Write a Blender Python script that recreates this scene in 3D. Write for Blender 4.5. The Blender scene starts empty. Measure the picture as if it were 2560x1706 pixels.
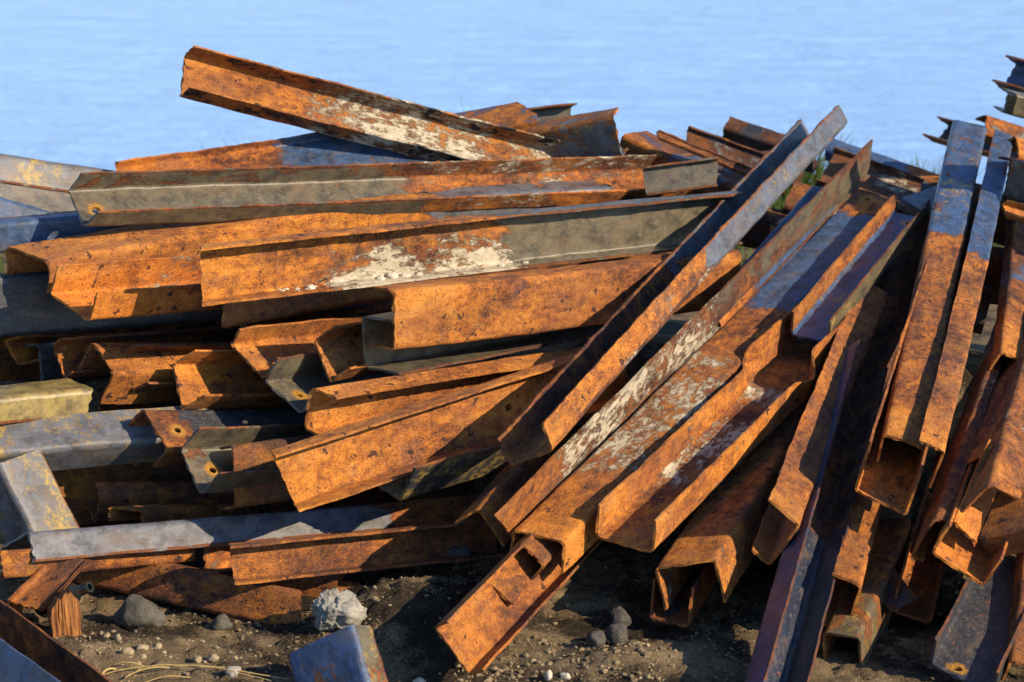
import bpy, bmesh, math, random
import numpy as np
from mathutils import Vector, Matrix, noise as mnoise

scene = bpy.context.scene
COL = scene.collection
rng = random.Random(7)

# ------------------------------------------------------------------ camera
cam_d = bpy.data.cameras.new("camera")
cam_d.lens = 85.0
cam_d.sensor_width = 36.0
cam_d.clip_start = 0.1
cam_d.clip_end = 3000.0
cam_d.dof.use_dof = True
cam_d.dof.focus_distance = 6.75
cam_d.dof.aperture_fstop = 4.5
cam = bpy.data.objects.new("camera", cam_d)
COL.objects.link(cam)
cam.location = (0.0, -6.5, 2.4)
cam.rotation_euler = (math.radians(75.0), 0.0, 0.0)
scene.camera = cam

# ------------------------------------------------------------------ light
SUN_EL = 29.0
SUN_AZ = 119.0            # degrees clockwise from +Y (behind the camera, to the right)
el, az = math.radians(SUN_EL), math.radians(SUN_AZ)
sun_dir = Vector((math.sin(az) * math.cos(el), math.cos(az) * math.cos(el), math.sin(el)))
world = bpy.data.worlds.new("World")
scene.world = world
world.use_nodes = True
wn = world.node_tree
for n in list(wn.nodes):
    wn.nodes.remove(n)
sky = wn.nodes.new('ShaderNodeTexSky')
sky.sky_type = 'NISHITA'
sky.sun_disc = False
sky.sun_elevation = el
sky.sun_rotation = az
sky.ozone_density = 6.0
sky.air_density = 1.0
sky.dust_density = 0.3
bg = wn.nodes.new('ShaderNodeBackground')
bg.inputs['Strength'].default_value = 0.14
wo = wn.nodes.new('ShaderNodeOutputWorld')
wn.links.new(sky.outputs[0], bg.inputs['Color'])
wn.links.new(bg.outputs[0], wo.inputs['Surface'])

sun_l = bpy.data.lights.new("sun", 'SUN')
sun_l.energy = 5.0
sun_l.angle = math.radians(0.5)
sun_l.color = (1.0, 0.80, 0.54)
sun = bpy.data.objects.new("sun", sun_l)
COL.objects.link(sun)
sun.rotation_euler = (-sun_dir).to_track_quat('-Z', 'Y').to_euler()
sun.location = (6, -10, 8)

scene.view_settings.view_transform = 'Standard'
scene.view_settings.look = 'None'
scene.view_settings.exposure = 0.60
scene.view_settings.gamma = 1.0
scene.view_settings.use_curve_mapping = False

# ------------------------------------------------------------------ node helpers
class NT:
    def __init__(self, tree):
        self.t = tree
    def node(self, kind, **kw):
        n = self.t.nodes.new(kind)
        for k, v in kw.items():
            setattr(n, k, v)
        return n
    def link(self, a, b):
        self.t.links.new(a, b)
    def put(self, sock, v):
        if isinstance(v, bpy.types.NodeSocket):
            self.link(v, sock)
        else:
            sock.default_value = v
    def math(self, op, a, b=0.0, clamp=False):
        n = self.node('ShaderNodeMath', operation=op, use_clamp=clamp)
        self.put(n.inputs[0], a)
        self.put(n.inputs[1], b)
        return n.outputs[0]
    def noise(self, vec, scale, detail=6.0, rough=0.6, dist=0.0):
        n = self.node('ShaderNodeTexNoise')
        self.link(vec, n.inputs['Vector'])
        n.inputs['Scale'].default_value = scale
        n.inputs['Detail'].default_value = detail
        n.inputs['Roughness'].default_value = rough
        n.inputs['Distortion'].default_value = dist
        return n.outputs['Fac']
    def rangemap(self, v, a, b, c=0.0, d=1.0, smooth=True):
        n = self.node('ShaderNodeMapRange')
        n.interpolation_type = 'SMOOTHSTEP' if smooth else 'LINEAR'
        self.put(n.inputs['Value'], v)
        self.put(n.inputs['From Min'], a)
        self.put(n.inputs['From Max'], b)
        self.put(n.inputs['To Min'], c)
        self.put(n.inputs['To Max'], d)
        return n.outputs[0]
    def ramp(self, v, stops):
        n = self.node('ShaderNodeValToRGB')
        e = n.color_ramp.elements
        while len(e) > 1:
            e.remove(e[-1])
        e[0].position, e[0].color = stops[0][0], (*stops[0][1], 1)
        for p, c in stops[1:]:
            q = e.new(p)
            q.color = (*c, 1)
        self.link(v, n.inputs[0])
        return n.outputs[0]
    def mix(self, fac, a, b):
        n = self.node('ShaderNodeMix', data_type='RGBA')
        self.put(n.inputs[0], fac)
        for s, v in ((n.inputs[6], a), (n.inputs[7], b)):
            if isinstance(v, bpy.types.NodeSocket):
                self.link(v, s)
            else:
                s.default_value = (*v, 1) if len(v) == 3 else v
        return n.outputs[2]

# ------------------------------------------------------------------ rusty steel node group
def make_steel_group():
    g = bpy.data.node_groups.new("rusty_steel", 'ShaderNodeTree')
    def inp(name, kind='NodeSocketFloat', default=0.0):
        s = g.interface.new_socket(name=name, in_out='INPUT', socket_type=kind)
        s.default_value = default
    for nm, df in (("Tone", .2), ("PaintFrom", -9), ("PaintTo", -8), ("PaintAmt", 0), ("LimeFrom", -9), ("LimeTo", -8),
                   ("LimeAmt", 0), ("Tip", 9), ("Hue", 0), ("EdgeU", 9), ("LimeBias", 0), ("RingS", -9), ("RingU", -9), ("Pits", .3), ("Yellow", 0), ("Soot", 0), ("Seed", 0)):
        inp(nm, default=df)
    inp("PaintCol", 'NodeSocketColor', (.2, .2, .2, 1))
    g.interface.new_socket(name="BSDF", in_out='OUTPUT', socket_type='NodeSocketShader')
    N = NT(g)
    gi = N.node('NodeGroupInput').outputs
    go = N.node('NodeGroupOutput')
    tc = N.node('ShaderNodeTexCoord')
    sep = N.node('ShaderNodeSeparateXYZ')
    N.link(tc.outputs['Object'], sep.inputs[0])
    S, U, V = sep.outputs
    V = N.math('ABSOLUTE', V)
    off = N.node('ShaderNodeCombineXYZ')
    N.link(gi['Seed'], off.inputs[0])
    N.link(N.math('MULTIPLY', gi['Seed'], 1.7), off.inputs[1])
    add = N.node('ShaderNodeVectorMath', operation='ADD')
    N.link(tc.outputs['Object'], add.inputs[0])
    N.link(off.outputs[0], add.inputs[1])
    P = add.outputs[0]
    # stretched coordinates for streaks along the steel
    mp = N.node('ShaderNodeMapping')
    mp.inputs['Scale'].default_value = (.55, 1, 1)
    N.link(P, mp.inputs['Vector'])
    PS = mp.outputs[0]
    n1 = N.noise(PS, 7, 6, .62, .6)
    n2 = N.noise(PS, 42, 7, .72, .4)
    n3 = N.noise(P, 210, 6, .8)
    n4 = N.noise(P, 520, 3, .8)
    fresh = N.math('MULTIPLY', N.rangemap(S, .38, -.02), .10)     # the cut ends rust brighter
    v = N.math('ADD', N.math('MULTIPLY', n1, .27), N.math('ADD', N.math('MULTIPLY', n2, .29),
               N.math('ADD', N.math('MULTIPLY', n3, .30), N.math('MULTIPLY', n4, .14))))
    v = N.math('ADD', N.math('MULTIPLY', N.math('SUBTRACT', v, .5), 3.8), .545)
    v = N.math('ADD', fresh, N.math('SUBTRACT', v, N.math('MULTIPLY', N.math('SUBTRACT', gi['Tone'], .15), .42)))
    rust = N.ramp(v, [(.08, (.010, .006, .007)), (.25, (.036, .014, .010)), (.37, (.105, .032, .011)),
                      (.47, (.215, .066, .013)), (.57, (.365, .117, .015)), (.69, (.530, .190, .020)), (.86, (.64, .300, .060))])
    # yellow-orange, red, purple-brown and pale drifts, each with its own shape
    h1 = N.math('ADD', N.rangemap(N.noise(P, 13, 7, .7, .5), .48, .66), N.math('MULTIPLY', fresh, 3.0), True)
    rust = N.mix(N.math('MULTIPLY', h1, .60), rust, N.mix(N.rangemap(n3, .35, .65), (.36, .125, .014), (.62, .270, .030)))
    h2 = N.rangemap(N.noise(P, 19, 7, .72, .7), .52, .66)
    rust = N.mix(N.math('MULTIPLY', h2, .65), rust, N.mix(N.rangemap(n3, .35, .65), (.105, .028, .014), (.235, .062, .016)))
    h3 = N.rangemap(N.noise(P, 9, 7, .72, .4), .50, .64)
    rust = N.mix(N.math('MULTIPLY', h3, .38), rust, N.mix(N.rangemap(n3, .38, .62), (.125, .064, .046), (.30, .150, .095)))
    h4 = N.rangemap(N.noise(P, 64, 6, .75), .60, .70)
    rust = N.mix(N.math('MULTIPLY', h4, .5), rust, (.055, .022, .018))
    h5 = N.rangemap(N.noise(P, 90, 6, .8), .64, .72)
    rust = N.mix(N.math('MULTIPLY', h5, .55), rust, (.46, .30, .17))
    n0 = N.noise(PS, 3.4, 5, .6, .8)
    rust = N.mix(N.math('MULTIPLY', N.rangemap(n0, .48, .62), .52), rust, N.mix(N.rangemap(v, .25, .7), (.030, .011, .010), (.230, .078, .030)))
    rust = N.mix(N.math('MULTIPLY', N.rangemap(n0, .50, .34), .45), rust, N.mix(N.rangemap(v, .2, .75), (.095, .027, .008), (.60, .205, .018)))
    mps = N.node('ShaderNodeMapping'); mps.inputs['Scale'].default_value = (1, .10, .10)
    N.link(P, mps.inputs['Vector'])
    st = N.noise(mps.outputs[0], 75, 5, .7, .2)
    rust = N.mix(N.math('MULTIPLY', N.rangemap(st, .54, .68), .42), rust, (.060, .024, .015))
    rust = N.mix(N.math('MULTIPLY', N.rangemap(st, .44, .33), .25), rust, (.42, .20, .07))
    hm = N.node('ShaderNodeMix', data_type='RGBA', blend_type='MULTIPLY')
    N.link(N.math('MULTIPLY', gi['Hue'], -1.0, True), hm.inputs[0])
    N.link(rust, hm.inputs[6]); hm.inputs[7].default_value = (.66, .60, .74, 1)
    hm2 = N.node('ShaderNodeMix', data_type='RGBA', blend_type='MULTIPLY')
    N.link(N.math('MULTIPLY', gi['Hue'], 1.0, True), hm2.inputs[0])
    N.link(hm.outputs[2], hm2.inputs[6]); hm2.inputs[7].default_value = (1.12, .86, .62, 1)
    rust = hm2.outputs[2]
    # dark scabs
    wob = N.node('ShaderNodeTexNoise')
    N.link(P, wob.inputs['Vector'])
    wob.inputs['Scale'].default_value = 60
    wob.inputs['Detail'].default_value = 3
    wv = N.node('ShaderNodeVectorMath', operation='MULTIPLY_ADD')
    N.link(wob.outputs['Color'], wv.inputs[0])
    wv.inputs[1].default_value = (.045, .045, .045)
    N.link(P, wv.inputs[2])
    vor = N.node('ShaderNodeTexVoronoi', feature='F1')
    N.link(wv.outputs[0], vor.inputs['Vector'])
    vor.inputs['Scale'].default_value = 34
    vor.inputs['Randomness'].default_value = 1.0
    vc = N.node('ShaderNodeSeparateColor')
    N.link(vor.outputs['Color'], vc.inputs[0])
    sel = N.math('LESS_THAN', vc.outputs[0], N.math('MULTIPLY', gi['Pits'], .62))
    rad = N.math('MULTIPLY_ADD', vc.outputs[1], .30)
    rad.node.inputs[2].default_value = .10
    sp = N.rangemap(N.math('SUBTRACT', rad, vor.outputs['Distance']), -.02, .06)
    scab = N.math('MULTIPLY', sel, sp)
    vor2 = N.node('ShaderNodeTexVoronoi', feature='F1')
    N.link(wv.outputs[0], vor2.inputs['Vector'])
    vor2.inputs['Scale'].default_value = 120
    vc2 = N.node('ShaderNodeSeparateColor')
    N.link(vor2.outputs['Color'], vc2.inputs[0])
    sel2 = N.math('LESS_THAN', vc2.outputs[0], N.math('MULTIPLY_ADD', gi['Pits'], .45))
    sel2.node.inputs[1].links[0].from_node.inputs[2].default_value = .05
    sp2 = N.math('MULTIPLY', sel2, N.rangemap(vor2.outputs['Distance'], .42, .25))
    scabs = N.math('MAXIMUM', scab, N.math('MULTIPLY', sp2, .8))
    rust = N.mix(N.math('MULTIPLY', scabs, .90), rust, (.030, .012, .011))
    spk = N.rangemap(N.noise(P, 330, 4, .8), .62, .70)
    rust = N.mix(N.math('MULTIPLY', spk, .55), rust, (.55, .33, .14))
    spd = N.rangemap(N.noise(P, 260, 4, .8), .40, .32)
    rust = N.mix(N.math('MULTIPLY', spd, .60), rust, (.022, .011, .010))
    # paint
    pn = N.math('ADD', N.math('MULTIPLY', N.noise(PS, 9, 10, .70, .8), .75), N.math('MULTIPLY', N.noise(P, 75, 6, .75, .4), .25))
    edge = N.math('MULTIPLY', N.rangemap(S, N.math('SUBTRACT', gi['PaintFrom'], .13), N.math('ADD', gi['PaintFrom'], .10)),
                  N.rangemap(S, N.math('ADD', gi['PaintTo'], .13), N.math('SUBTRACT', gi['PaintTo'], .10)))
    pv = N.math('ADD', N.math('MULTIPLY', edge, gi['PaintAmt']), N.math('MULTIPLY', N.math('SUBTRACT', pn, .5), 2.6))
    pmask = N.math('MULTIPLY', N.rangemap(pv, .57, .63), N.math('GREATER_THAN', edge, .02))
    tip = N.rangemap(V, N.math('SUBTRACT', gi['Tip'], .0055), N.math('SUBTRACT', gi['Tip'], .003))
    tip = N.math('MAXIMUM', tip, N.rangemap(U, N.math('SUBTRACT', gi['EdgeU'], .007), N.math('SUBTRACT', gi['EdgeU'], .003)))
    pmask = N.math('MULTIPLY', pmask, N.math('SUBTRACT', 1.0, N.math('MULTIPLY', tip, N.rangemap(n2, .38, .5))))
    prim = N.math('MULTIPLY', N.rangemap(pv, .40, .56), N.math('MULTIPLY', N.math('SUBTRACT', 1.0, pmask), N.math('GREATER_THAN', edge, .02)))
    rust = N.mix(N.math('MULTIPLY', prim, .6), rust, (.070, .024, .015))
    pd = N.noise(P, 19, 7, .7)
    pcol = N.mix(N.rangemap(pd, .38, .66), gi['PaintCol'], N.mix(.72, gi['PaintCol'], (.016, .016, .02)))
    pl = N.rangemap(N.noise(PS, 95, 7, .8), .50, .68)
    pcol = N.mix(N.math('MULTIPLY', pl, .45), pcol, N.mix(.5, pcol, (.42, .40, .36)))
    psc = N.rangemap(N.noise(P, 180, 5, .8), .60, .68)
    pcol = N.mix(N.math('MULTIPLY', psc, .6), pcol, (.035, .030, .028))
    dust = N.rangemap(N.noise(PS, 13, 8, .75, .5), .48, .70)
    pcol = N.mix(N.math('MULTIPLY', dust, .62), pcol, (.17, .115, .070))
    ym = N.rangemap(N.math('ADD', N.math('ADD', N.math('MULTIPLY', N.noise(P, 38, 9, .78, .2), .6), N.math('MULTIPLY', N.noise(P, 7, 3, .6), .4)), N.math('MULTIPLY', gi['Yellow'], .2)), .58, .70)
    pcol = N.mix(N.math('MULTIPLY', ym, N.math('GREATER_THAN', gi['Yellow'], .01)), pcol, (.34, .235, .065))
    rsp = N.rangemap(N.noise(P, 33, 8, .76), .60, .66)
    pcol = N.mix(N.math('MULTIPLY', rsp, .8), pcol, (.20, .075, .025))
    col = N.mix(pmask, rust, pcol)
    # rust ring round a bolt hole
    du = N.math('SUBTRACT', U, gi['RingU']); ds = N.math('SUBTRACT', S, gi['RingS'])
    rd = N.math('SQRT', N.math('ADD', N.math('MULTIPLY', du, du), N.math('MULTIPLY', ds, ds)))
    rm = N.rangemap(N.math('ADD', rd, N.math('MULTIPLY', N.math('SUBTRACT', n2, .5), .05)), .032, .018)
    col = N.mix(N.math('MULTIPLY', rm, .9), col, N.mix(N.rangemap(n3, .35, .65), (.22, .085, .015), (.46, .25, .035)))
    # lime
    ln = N.noise(PS, 48, 11, .80, .3)
    ln2 = N.noise(P, 6, 3, .5)
    led = N.math('MULTIPLY', N.rangemap(S, N.math('SUBTRACT', gi['LimeFrom'], .04), N.math('ADD', gi['LimeFrom'], .06)),
                 N.rangemap(S, N.math('ADD', gi['LimeTo'], .06), N.math('SUBTRACT', gi['LimeTo'], .10)))
    lv = N.math('ADD', N.math('MULTIPLY', led, gi['LimeAmt']),
                N.math('ADD', N.math('MULTIPLY', N.math('SUBTRACT', ln, .5), 2.6), N.math('MULTIPLY', N.math('SUBTRACT', ln2, .5), 1.3)))
    lv = N.math('ADD', lv, N.math('MULTIPLY', N.math('SUBTRACT', U, .08), gi['LimeBias']))
    lmask = N.math('MULTIPLY', N.rangemap(lv, .50, .74), N.math('GREATER_THAN', led, .02))
    lcol = N.mix(N.rangemap(n2, .3, .7), (.38, .32, .22), (.58, .52, .40))
    col = N.mix(lmask, col, lcol)
    # soot on flanges
    so = N.math('MULTIPLY', N.rangemap(V, .008, .016), N.rangemap(N.math('ADD', N.noise(PS, 20, 8, .7), N.math('MULTIPLY', gi['Soot'], .25)), .58, .64))
    so = N.math('MULTIPLY', so, N.math('GREATER_THAN', gi['Soot'], .01))
    col = N.mix(so, col, (.012, .010, .010))
    # bump
    hgt = N.math('ADD', N.math('MULTIPLY', n2, .55), N.math('ADD', N.math('MULTIPLY', n3, .55), N.math('MULTIPLY', n4, .2)))
    hgt = N.math('ADD', hgt, N.math('MULTIPLY', scabs, -.22))
    hgt = N.math('MULTIPLY', hgt, N.math('SUBTRACT', 1.0, N.math('MULTIPLY', pmask, .72)))
    hgt = N.math('ADD', hgt, N.math('ADD', N.math('MULTIPLY', pmask, .62), N.math('MULTIPLY', lmask, N.math('ADD', n2, .4))))
    bmp = N.node('ShaderNodeBump')
    bmp.inputs['Strength'].default_value = .85
    bmp.inputs['Distance'].default_value = .0058
    N.link(hgt, bmp.inputs['Height'])
    rough = N.math('SUBTRACT', .86, N.math('MULTIPLY', pmask, N.math('MULTIPLY_ADD', pd, -.25)))
    rough.node.inputs[1].links[0].from_node.inputs[1].links[0].from_node.inputs[2].default_value = .60
    rough = N.math('ADD', rough, N.math('MULTIPLY', lmask, .3), True)
    pb = N.node('ShaderNodeBsdfPrincipled')
    N.link(col, pb.inputs['Base Color'])
    N.link(rough, pb.inputs['Roughness'])
    N.link(bmp.outputs[0], pb.inputs['Normal'])
    pb.inputs['Specular IOR Level'].default_value = .45
    N.link(pb.outputs[0], go.inputs[0])
    return g

STEEL = make_steel_group()
PAINT = {'grey': (.118, .127, .148), 'blue': (.042, .090, .195), 'olive': (.122, .106, .068), 'dark': (.030, .035, .046),  # blue: grey-blue paint with skylight on shaded faces put into the colour
         'navy': (.018, .027, .055), 'slate': (.090, .105, .140), 'skylit_ink': (.018, .040, .105), 'mustard': (.30, .225, .070)}  # the deep blue before mustard holds skylight on a shaded flange
_mats = {}
def steel_mat(p, L, tip, ring, edge_u=9):
    name = "steel"
    m = bpy.data.materials.new("weathered_steel")
    m.use_nodes = True
    t = m.node_tree
    for n in list(t.nodes):
        t.nodes.remove(n)
    gn = t.nodes.new('ShaderNodeGroup')
    gn.node_tree = STEEL
    out = t.nodes.new('ShaderNodeOutputMaterial')
    t.links.new(gn.outputs[0], out.inputs['Surface'])
    I = gn.inputs
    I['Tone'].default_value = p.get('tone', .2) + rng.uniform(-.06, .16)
    I['Tip'].default_value = tip
    I['EdgeU'].default_value = edge_u
    I['LimeBias'].default_value = p.get('lbias', 0)
    I['Hue'].default_value = p.get('hue', rng.uniform(-.8, .6))
    if ring:
        I['RingS'].default_value, I['RingU'].default_value = ring[0][0], ring[0][1]
    if 'paint' in p:
        a, b_, amt, c = p['paint']
        I['PaintFrom'].default_value = a * L
        I['PaintTo'].default_value = b_ * L
        I['PaintAmt'].default_value = amt
        I['PaintCol'].default_value = (*PAINT[c], 1)
    if 'lime' in p:
        a, b_, amt = p['lime']
        I['LimeFrom'].default_value = a * L
        I['LimeTo'].default_value = b_ * L
        I['LimeAmt'].default_value = amt
    I['Pits'].default_value = p.get('pits', rng.uniform(.08, .5)) * rng.uniform(.6, 1.1)
    I['Yellow'].default_value = p.get('yel', 0)
    I['Soot'].default_value = p.get('soot', 0)
    I['Seed'].default_value = rng.uniform(0, 60)
    return m

def simple_mat(name, stops, scale, bump=.01, rough=.9, scale2=None, spec=.3):
    m = bpy.data.materials.new(name)
    m.use_nodes = True
    t = m.node_tree
    N = NT(t)
    pb = t.nodes['Principled BSDF']
    tc = N.node('ShaderNodeTexCoord')
    P = tc.outputs['Object']
    a = N.noise(P, scale, 8, .7)
    c = N.noise(P, (scale2 or scale * 6), 5, .7)
    v = N.math('ADD', N.math('MULTIPLY', a, .6), N.math('MULTIPLY', c, .4))
    N.link(N.ramp(v, stops), pb.inputs['Base Color'])
    pb.inputs['Roughness'].default_value = rough
    pb.inputs['Specular IOR Level'].default_value = spec
    b = N.node('ShaderNodeBump')
    b.inputs['Strength'].default_value = .9
    b.inputs['Distance'].default_value = bump
    N.link(v, b.inputs['Height'])
    N.link(b.outputs[0], pb.inputs['Normal'])
    return m

# ------------------------------------------------------------------ mesh helpers
def new_obj(name, verts, faces, mat, parent=None, smooth=None):
    me = bpy.data.meshes.new(name)
    me.from_pydata([tuple(map(float, v)) for v in verts], [], faces)
    me.validate()
    if mat:
        me.materials.append(mat)
    if smooth is not None:
        me.polygons.foreach_set('use_smooth', [True] * len(me.polygons))
        me.set_sharp_from_angle(angle=math.radians(smooth))
    o = bpy.data.objects.new(name, me)
    COL.objects.link(o)
    if parent:
        o.parent = parent
    return o

def tag(o, label=None, cat=None, group=None, kind=None):
    if label: o['label'] = label
    if cat: o['category'] = cat
    if group: o['group'] = group
    if kind: o['kind'] = kind
    return o

def wob(a, b, ph, s=1.0):
    """smooth pseudo-noise in numpy, about -1..1"""
    return (np.sin(a * 7.1 * s + ph) * np.cos(b * 11.3 * s + ph * 1.7) + .6 * np.sin(a * 17.9 * s + b * 13.1 * s + ph * 2.3)
            + .4 * np.cos(a * 41.0 * s - b * 37.0 * s + ph * 3.1)) / 2.0

def profile(w, fa, fb, t, r):
    """centre-outwards section: list of (outer point, inner point, which part)"""
    pts = []
    if fa > 0:
        n = 4
        for i in range(n):
            v = fa + (r - fa) * i / n
            pts.append(((0, v), (t, v), 'fa'))
        for i in range(5):
            a = i / 4 * math.pi / 2
            ri = max(r - t, .001)
            pts.append(((r - r * math.cos(a), r - r * math.sin(a)), (r - ri * math.cos(a), r - ri * math.sin(a)), 'web'))
    else:
        pts.append(((0, 0), (0, t), 'web'))
    n = 8
    x0 = r if fa > 0 else 0
    x1 = w - r if fb > 0 else w
    for i in range(1, n):
        u = x0 + (x1 - x0) * i / n
        pts.append(((u, 0), (u, t), 'web'))
    if fb > 0:
        for i in range(5):
            a = i / 4 * math.pi / 2
            ri = max(r - t, .001)
            pts.append(((w - r + r * math.sin(a), r - r * math.cos(a)), (w - r + ri * math.sin(a), r - ri * math.cos(a)), 'web'))
        n = 4
        for i in range(1, n + 1):
            v = r + (fb - r) * i / n
            pts.append(((w, v), (w - t, v), 'fb'))
    else:
        pts.append(((w, 0), (w, t), 'web'))
    return pts

def build_steel(name, row, idx):
    (A, d, u, n, w, fa, fb, L, su, sn, t, kind, mp, holes, bend, flare, label) = row
    root = bpy.data.objects.new(name, None)
    root.empty_display_size = .1
    COL.objects.link(root)
    d, u, n = Vector(d).normalized(), Vector(u), Vector(n)
    u = (u - d * u.dot(d)).normalized()
    n2 = d.cross(u)
    hand = 1.0 if n2.dot(n) > 0 else -1.0       # keep a right-handed frame: mirror the section depth if needed
    M = Matrix((( d.x, u.x, n2.x, A[0]), (d.y, u.y, n2.y, A[1]), (d.z, u.z, n2.z, A[2]), (0, 0, 0, 1)))
    root.matrix_world = M
    tag(root, label, 'steel plate' if kind == 'plate' else ('steel angle' if kind == 'angle' else 'steel channel'),
        'rusty steel sections in the scrap heap')
    mat = steel_mat(mp, L, max(fa, fb) if max(fa, fb) > 0 else 9, holes, w if fb == 0 else 9)
    pr = profile(w, fa, fb, t, min(.016, w * .16))
    ns = max(12, int(L / .022))
    s = np.linspace(0, 1, ns) * L
    ph = idx * 1.37
    O = np.array([p[0] for p in pr]); I = np.array([p[1] for p in pr]); tagl = [p[2] for p in pr]
    def rings(Q, inner):
        q = np.repeat(Q[None], ns, 0).astype(float)          # ns, np, (u, v)
        ss = np.repeat(s[:, None], len(Q), 1)
        uu, vv = q[:, :, 0].copy(), q[:, :, 1].copy()
        rag = .0032 * wob(uu * 9 + vv * 11, uu * 0 + ph, ph, 3.0) + .0012 * wob(uu * 40, vv * 40, ph + 2, 2.2)
        near = np.clip(1 - ss / (.25), 0, 1)
        ss = ss + (su * (uu - 0) + sn * vv) * near + rag * (near > .9) * 1.6
        # dents, long waves and a slight bow
        q_ = (ss / L - .5) ** 2 - .25
        bow_u, bow_n = .018 * math.sin(ph * 3.3) * min(L, 1.5), .018 * math.cos(ph * 2.1) * min(L, 1.5)
        dent = .0030 * wob(ss * 1.3, uu * 2 + vv * 3, ph) + .0005 * wob(ss * 6, uu * 9 + vv * 9, ph + 5)
        vv2 = vv + dent + bow_n * q_
        uu2 = uu + .0022 * wob(ss * 1.1, vv * 4 + 3, ph + 9) + bow_u * q_
        # ragged flange tips
        for side, key in ((fa, 'fa'), (fb, 'fb')):
            if side > 0:
                m_ = np.array([1.0 if (tg == key) else 0.0 for tg in tagl]) * np.clip((vv[0] - side * .7) / (side * .3), 0, 1)
                vv2 = vv2 + m_[None] * (.0022 * wob(ss * 9, ss * 3, ph + 4, 1.6) + .0016 * wob(ss * 30, ss * 11, ph + 1, 1.5))
        if bend:
            s0, s1, bu, bn = bend
            k = np.clip((ss - s0 * .92) / (s1 - s0 * .92), 0, None) ** 1.25
            uu2 = uu2 + bu * k; vv2 = vv2 + bn * hand * hand * k
        if flare:
            f0, amt = flare
            k = np.clip((ss / L - f0) / .06, 0, 1); k = k * k * (3 - 2 * k)
            bump = np.exp(-((ss / L - f0 - .02) / .035) ** 2)
            side = np.where(uu < w * .5, -1.0, 1.0)
            lift = np.clip(vv / max(fa, fb, .01), 0, 1)
            uu2 = uu2 + side * amt * bump * (.25 + .75 * lift) + .014 * k
            vv2 = vv2 - lift * .014 * bump + lift * k * .042
        return np.stack([ss, uu2, vv2 * hand], 2)
    RO, RI = rings(O, False), rings(I, True)
    part_mats = {key: (steel_mat({**mp, **mp[key]}, L, max(fa, fb), []) if key in mp else mat) for key in ('web', 'fa', 'fb')}
    groups = []
    for key, nm in (('web', 'plate' if kind == 'plate' else 'web'), ('fa', 'flange'), ('fb', 'flange')):
        ids = [i for i, tg in enumerate(tagl) if tg == key]
        if not ids:
            continue
        if key == 'fa':
            ids = ids + [ids[-1] + 1]
        if key == 'fb':
            ids = [ids[0] - 1] + ids
        groups.append((key, nm, ids))
    for key, nm, ids in groups:
        m = len(ids)
        vo = RO[:, ids].reshape(-1, 3); vi = RI[:, ids].reshape(-1, 3)
        verts = np.concatenate([vo, vi])
        K = ns * m
        F = []
        for i in range(ns - 1):
            for j in range(m - 1):
                a, b_, c, e = i * m + j, i * m + j + 1, (i + 1) * m + j + 1, (i + 1) * m + j
                F.append((a, b_, c, e) if hand > 0 else (e, c, b_, a))
                a, b_, c, e = a + K, b_ + K, c + K, e + K
                F.append((e, c, b_, a) if hand > 0 else (a, b_, c, e))
        for j in range(m - 1):
            a, b_ = j, j + 1
            F.append((a, a + K, b_ + K, b_) if hand > 0 else (b_, b_ + K, a + K, a))
            a, b_ = (ns - 1) * m + j, (ns - 1) * m + j + 1
            F.append((b_, b_ + K, a + K, a) if hand > 0 else (a, a + K, b_ + K, b_))
        caps = []
        if ids[0] == 0: caps.append(0)
        if ids[-1] == len(pr) - 1: caps.append(m - 1)
        for j in caps:
            for i in range(ns - 1):
                a, e = i * m + j, (i + 1) * m + j
                q = (a, e, e + K, a + K)
                if (j == 0) != (hand > 0): q = q[::-1]
                F.append(q)
        o = new_obj(nm, verts, F, part_mats[key], root, smooth=40)
        if key == 'web' and holes:
            for (hs, hu, hr) in holes:
                cut_hole(o, hs, hu, hr, t)
    return root

def cut_hole(o, hs, hu, hr, t):
    bm = bmesh.new()
    bmesh.ops.create_cone(bm, cap_ends=True, segments=14, radius1=hr, radius2=hr, depth=.12,
                          matrix=Matrix.Translation((hs, hu, 0)))
    me = bpy.data.meshes.new("cutter")
    bm.to_mesh(me); bm.free()
    c = bpy.data.objects.new("cutter", me)
    COL.objects.link(c)
    c.parent = o.parent
    bpy.context.view_layer.update()
    md = o.modifiers.new("hole", 'BOOLEAN')
    md.operation = 'DIFFERENCE'
    md.solver = 'EXACT'
    md.use_self = False
    md.object = c
    dg = bpy.context.evaluated_depsgraph_get()
    nm = bpy.data.meshes.new_from_object(o.evaluated_get(dg))
    o.modifiers.clear()
    if len(nm.polygons) > 50:
        old = o.data
        o.data = nm
        nm.name = old.name
        bpy.data.meshes.remove(old)
    bpy.data.objects.remove(c)
    bpy.data.meshes.remove(me)

# ------------------------------------------------------------------ ground and water
def gz(x, y):
    """height of the dirt"""
    z = 0.035 * mnoise.noise((x * 1.3, y * 1.3, 0)) + .018 * mnoise.noise((x * 4.2, y * 4.2, 3)) + .008 * mnoise.noise((x * 13, y * 13, 7))
    def hump(cx, cy, rx, ry, h):
        q = ((x - cx) / rx) ** 2 + ((y - cy) / ry) ** 2
        return h * math.exp(-q)
    z += hump(-.28, -.45, .22, .22, .10) + hump(.32, -.78, .22, .14, .05) + hump(-.1, .1, .5, .4, .05)
    z += hump(-1.05, -.72, .3, .16, .03)
    if y > .3:
        z += .38 * min(1, (y - .3) / .5) * math.exp(-((y - 1.0) / .9) ** 2) * math.exp(-(x / 2.2) ** 4)
    if y > 4.6:
        z -= (y - 4.6) * .55
    return z

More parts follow.
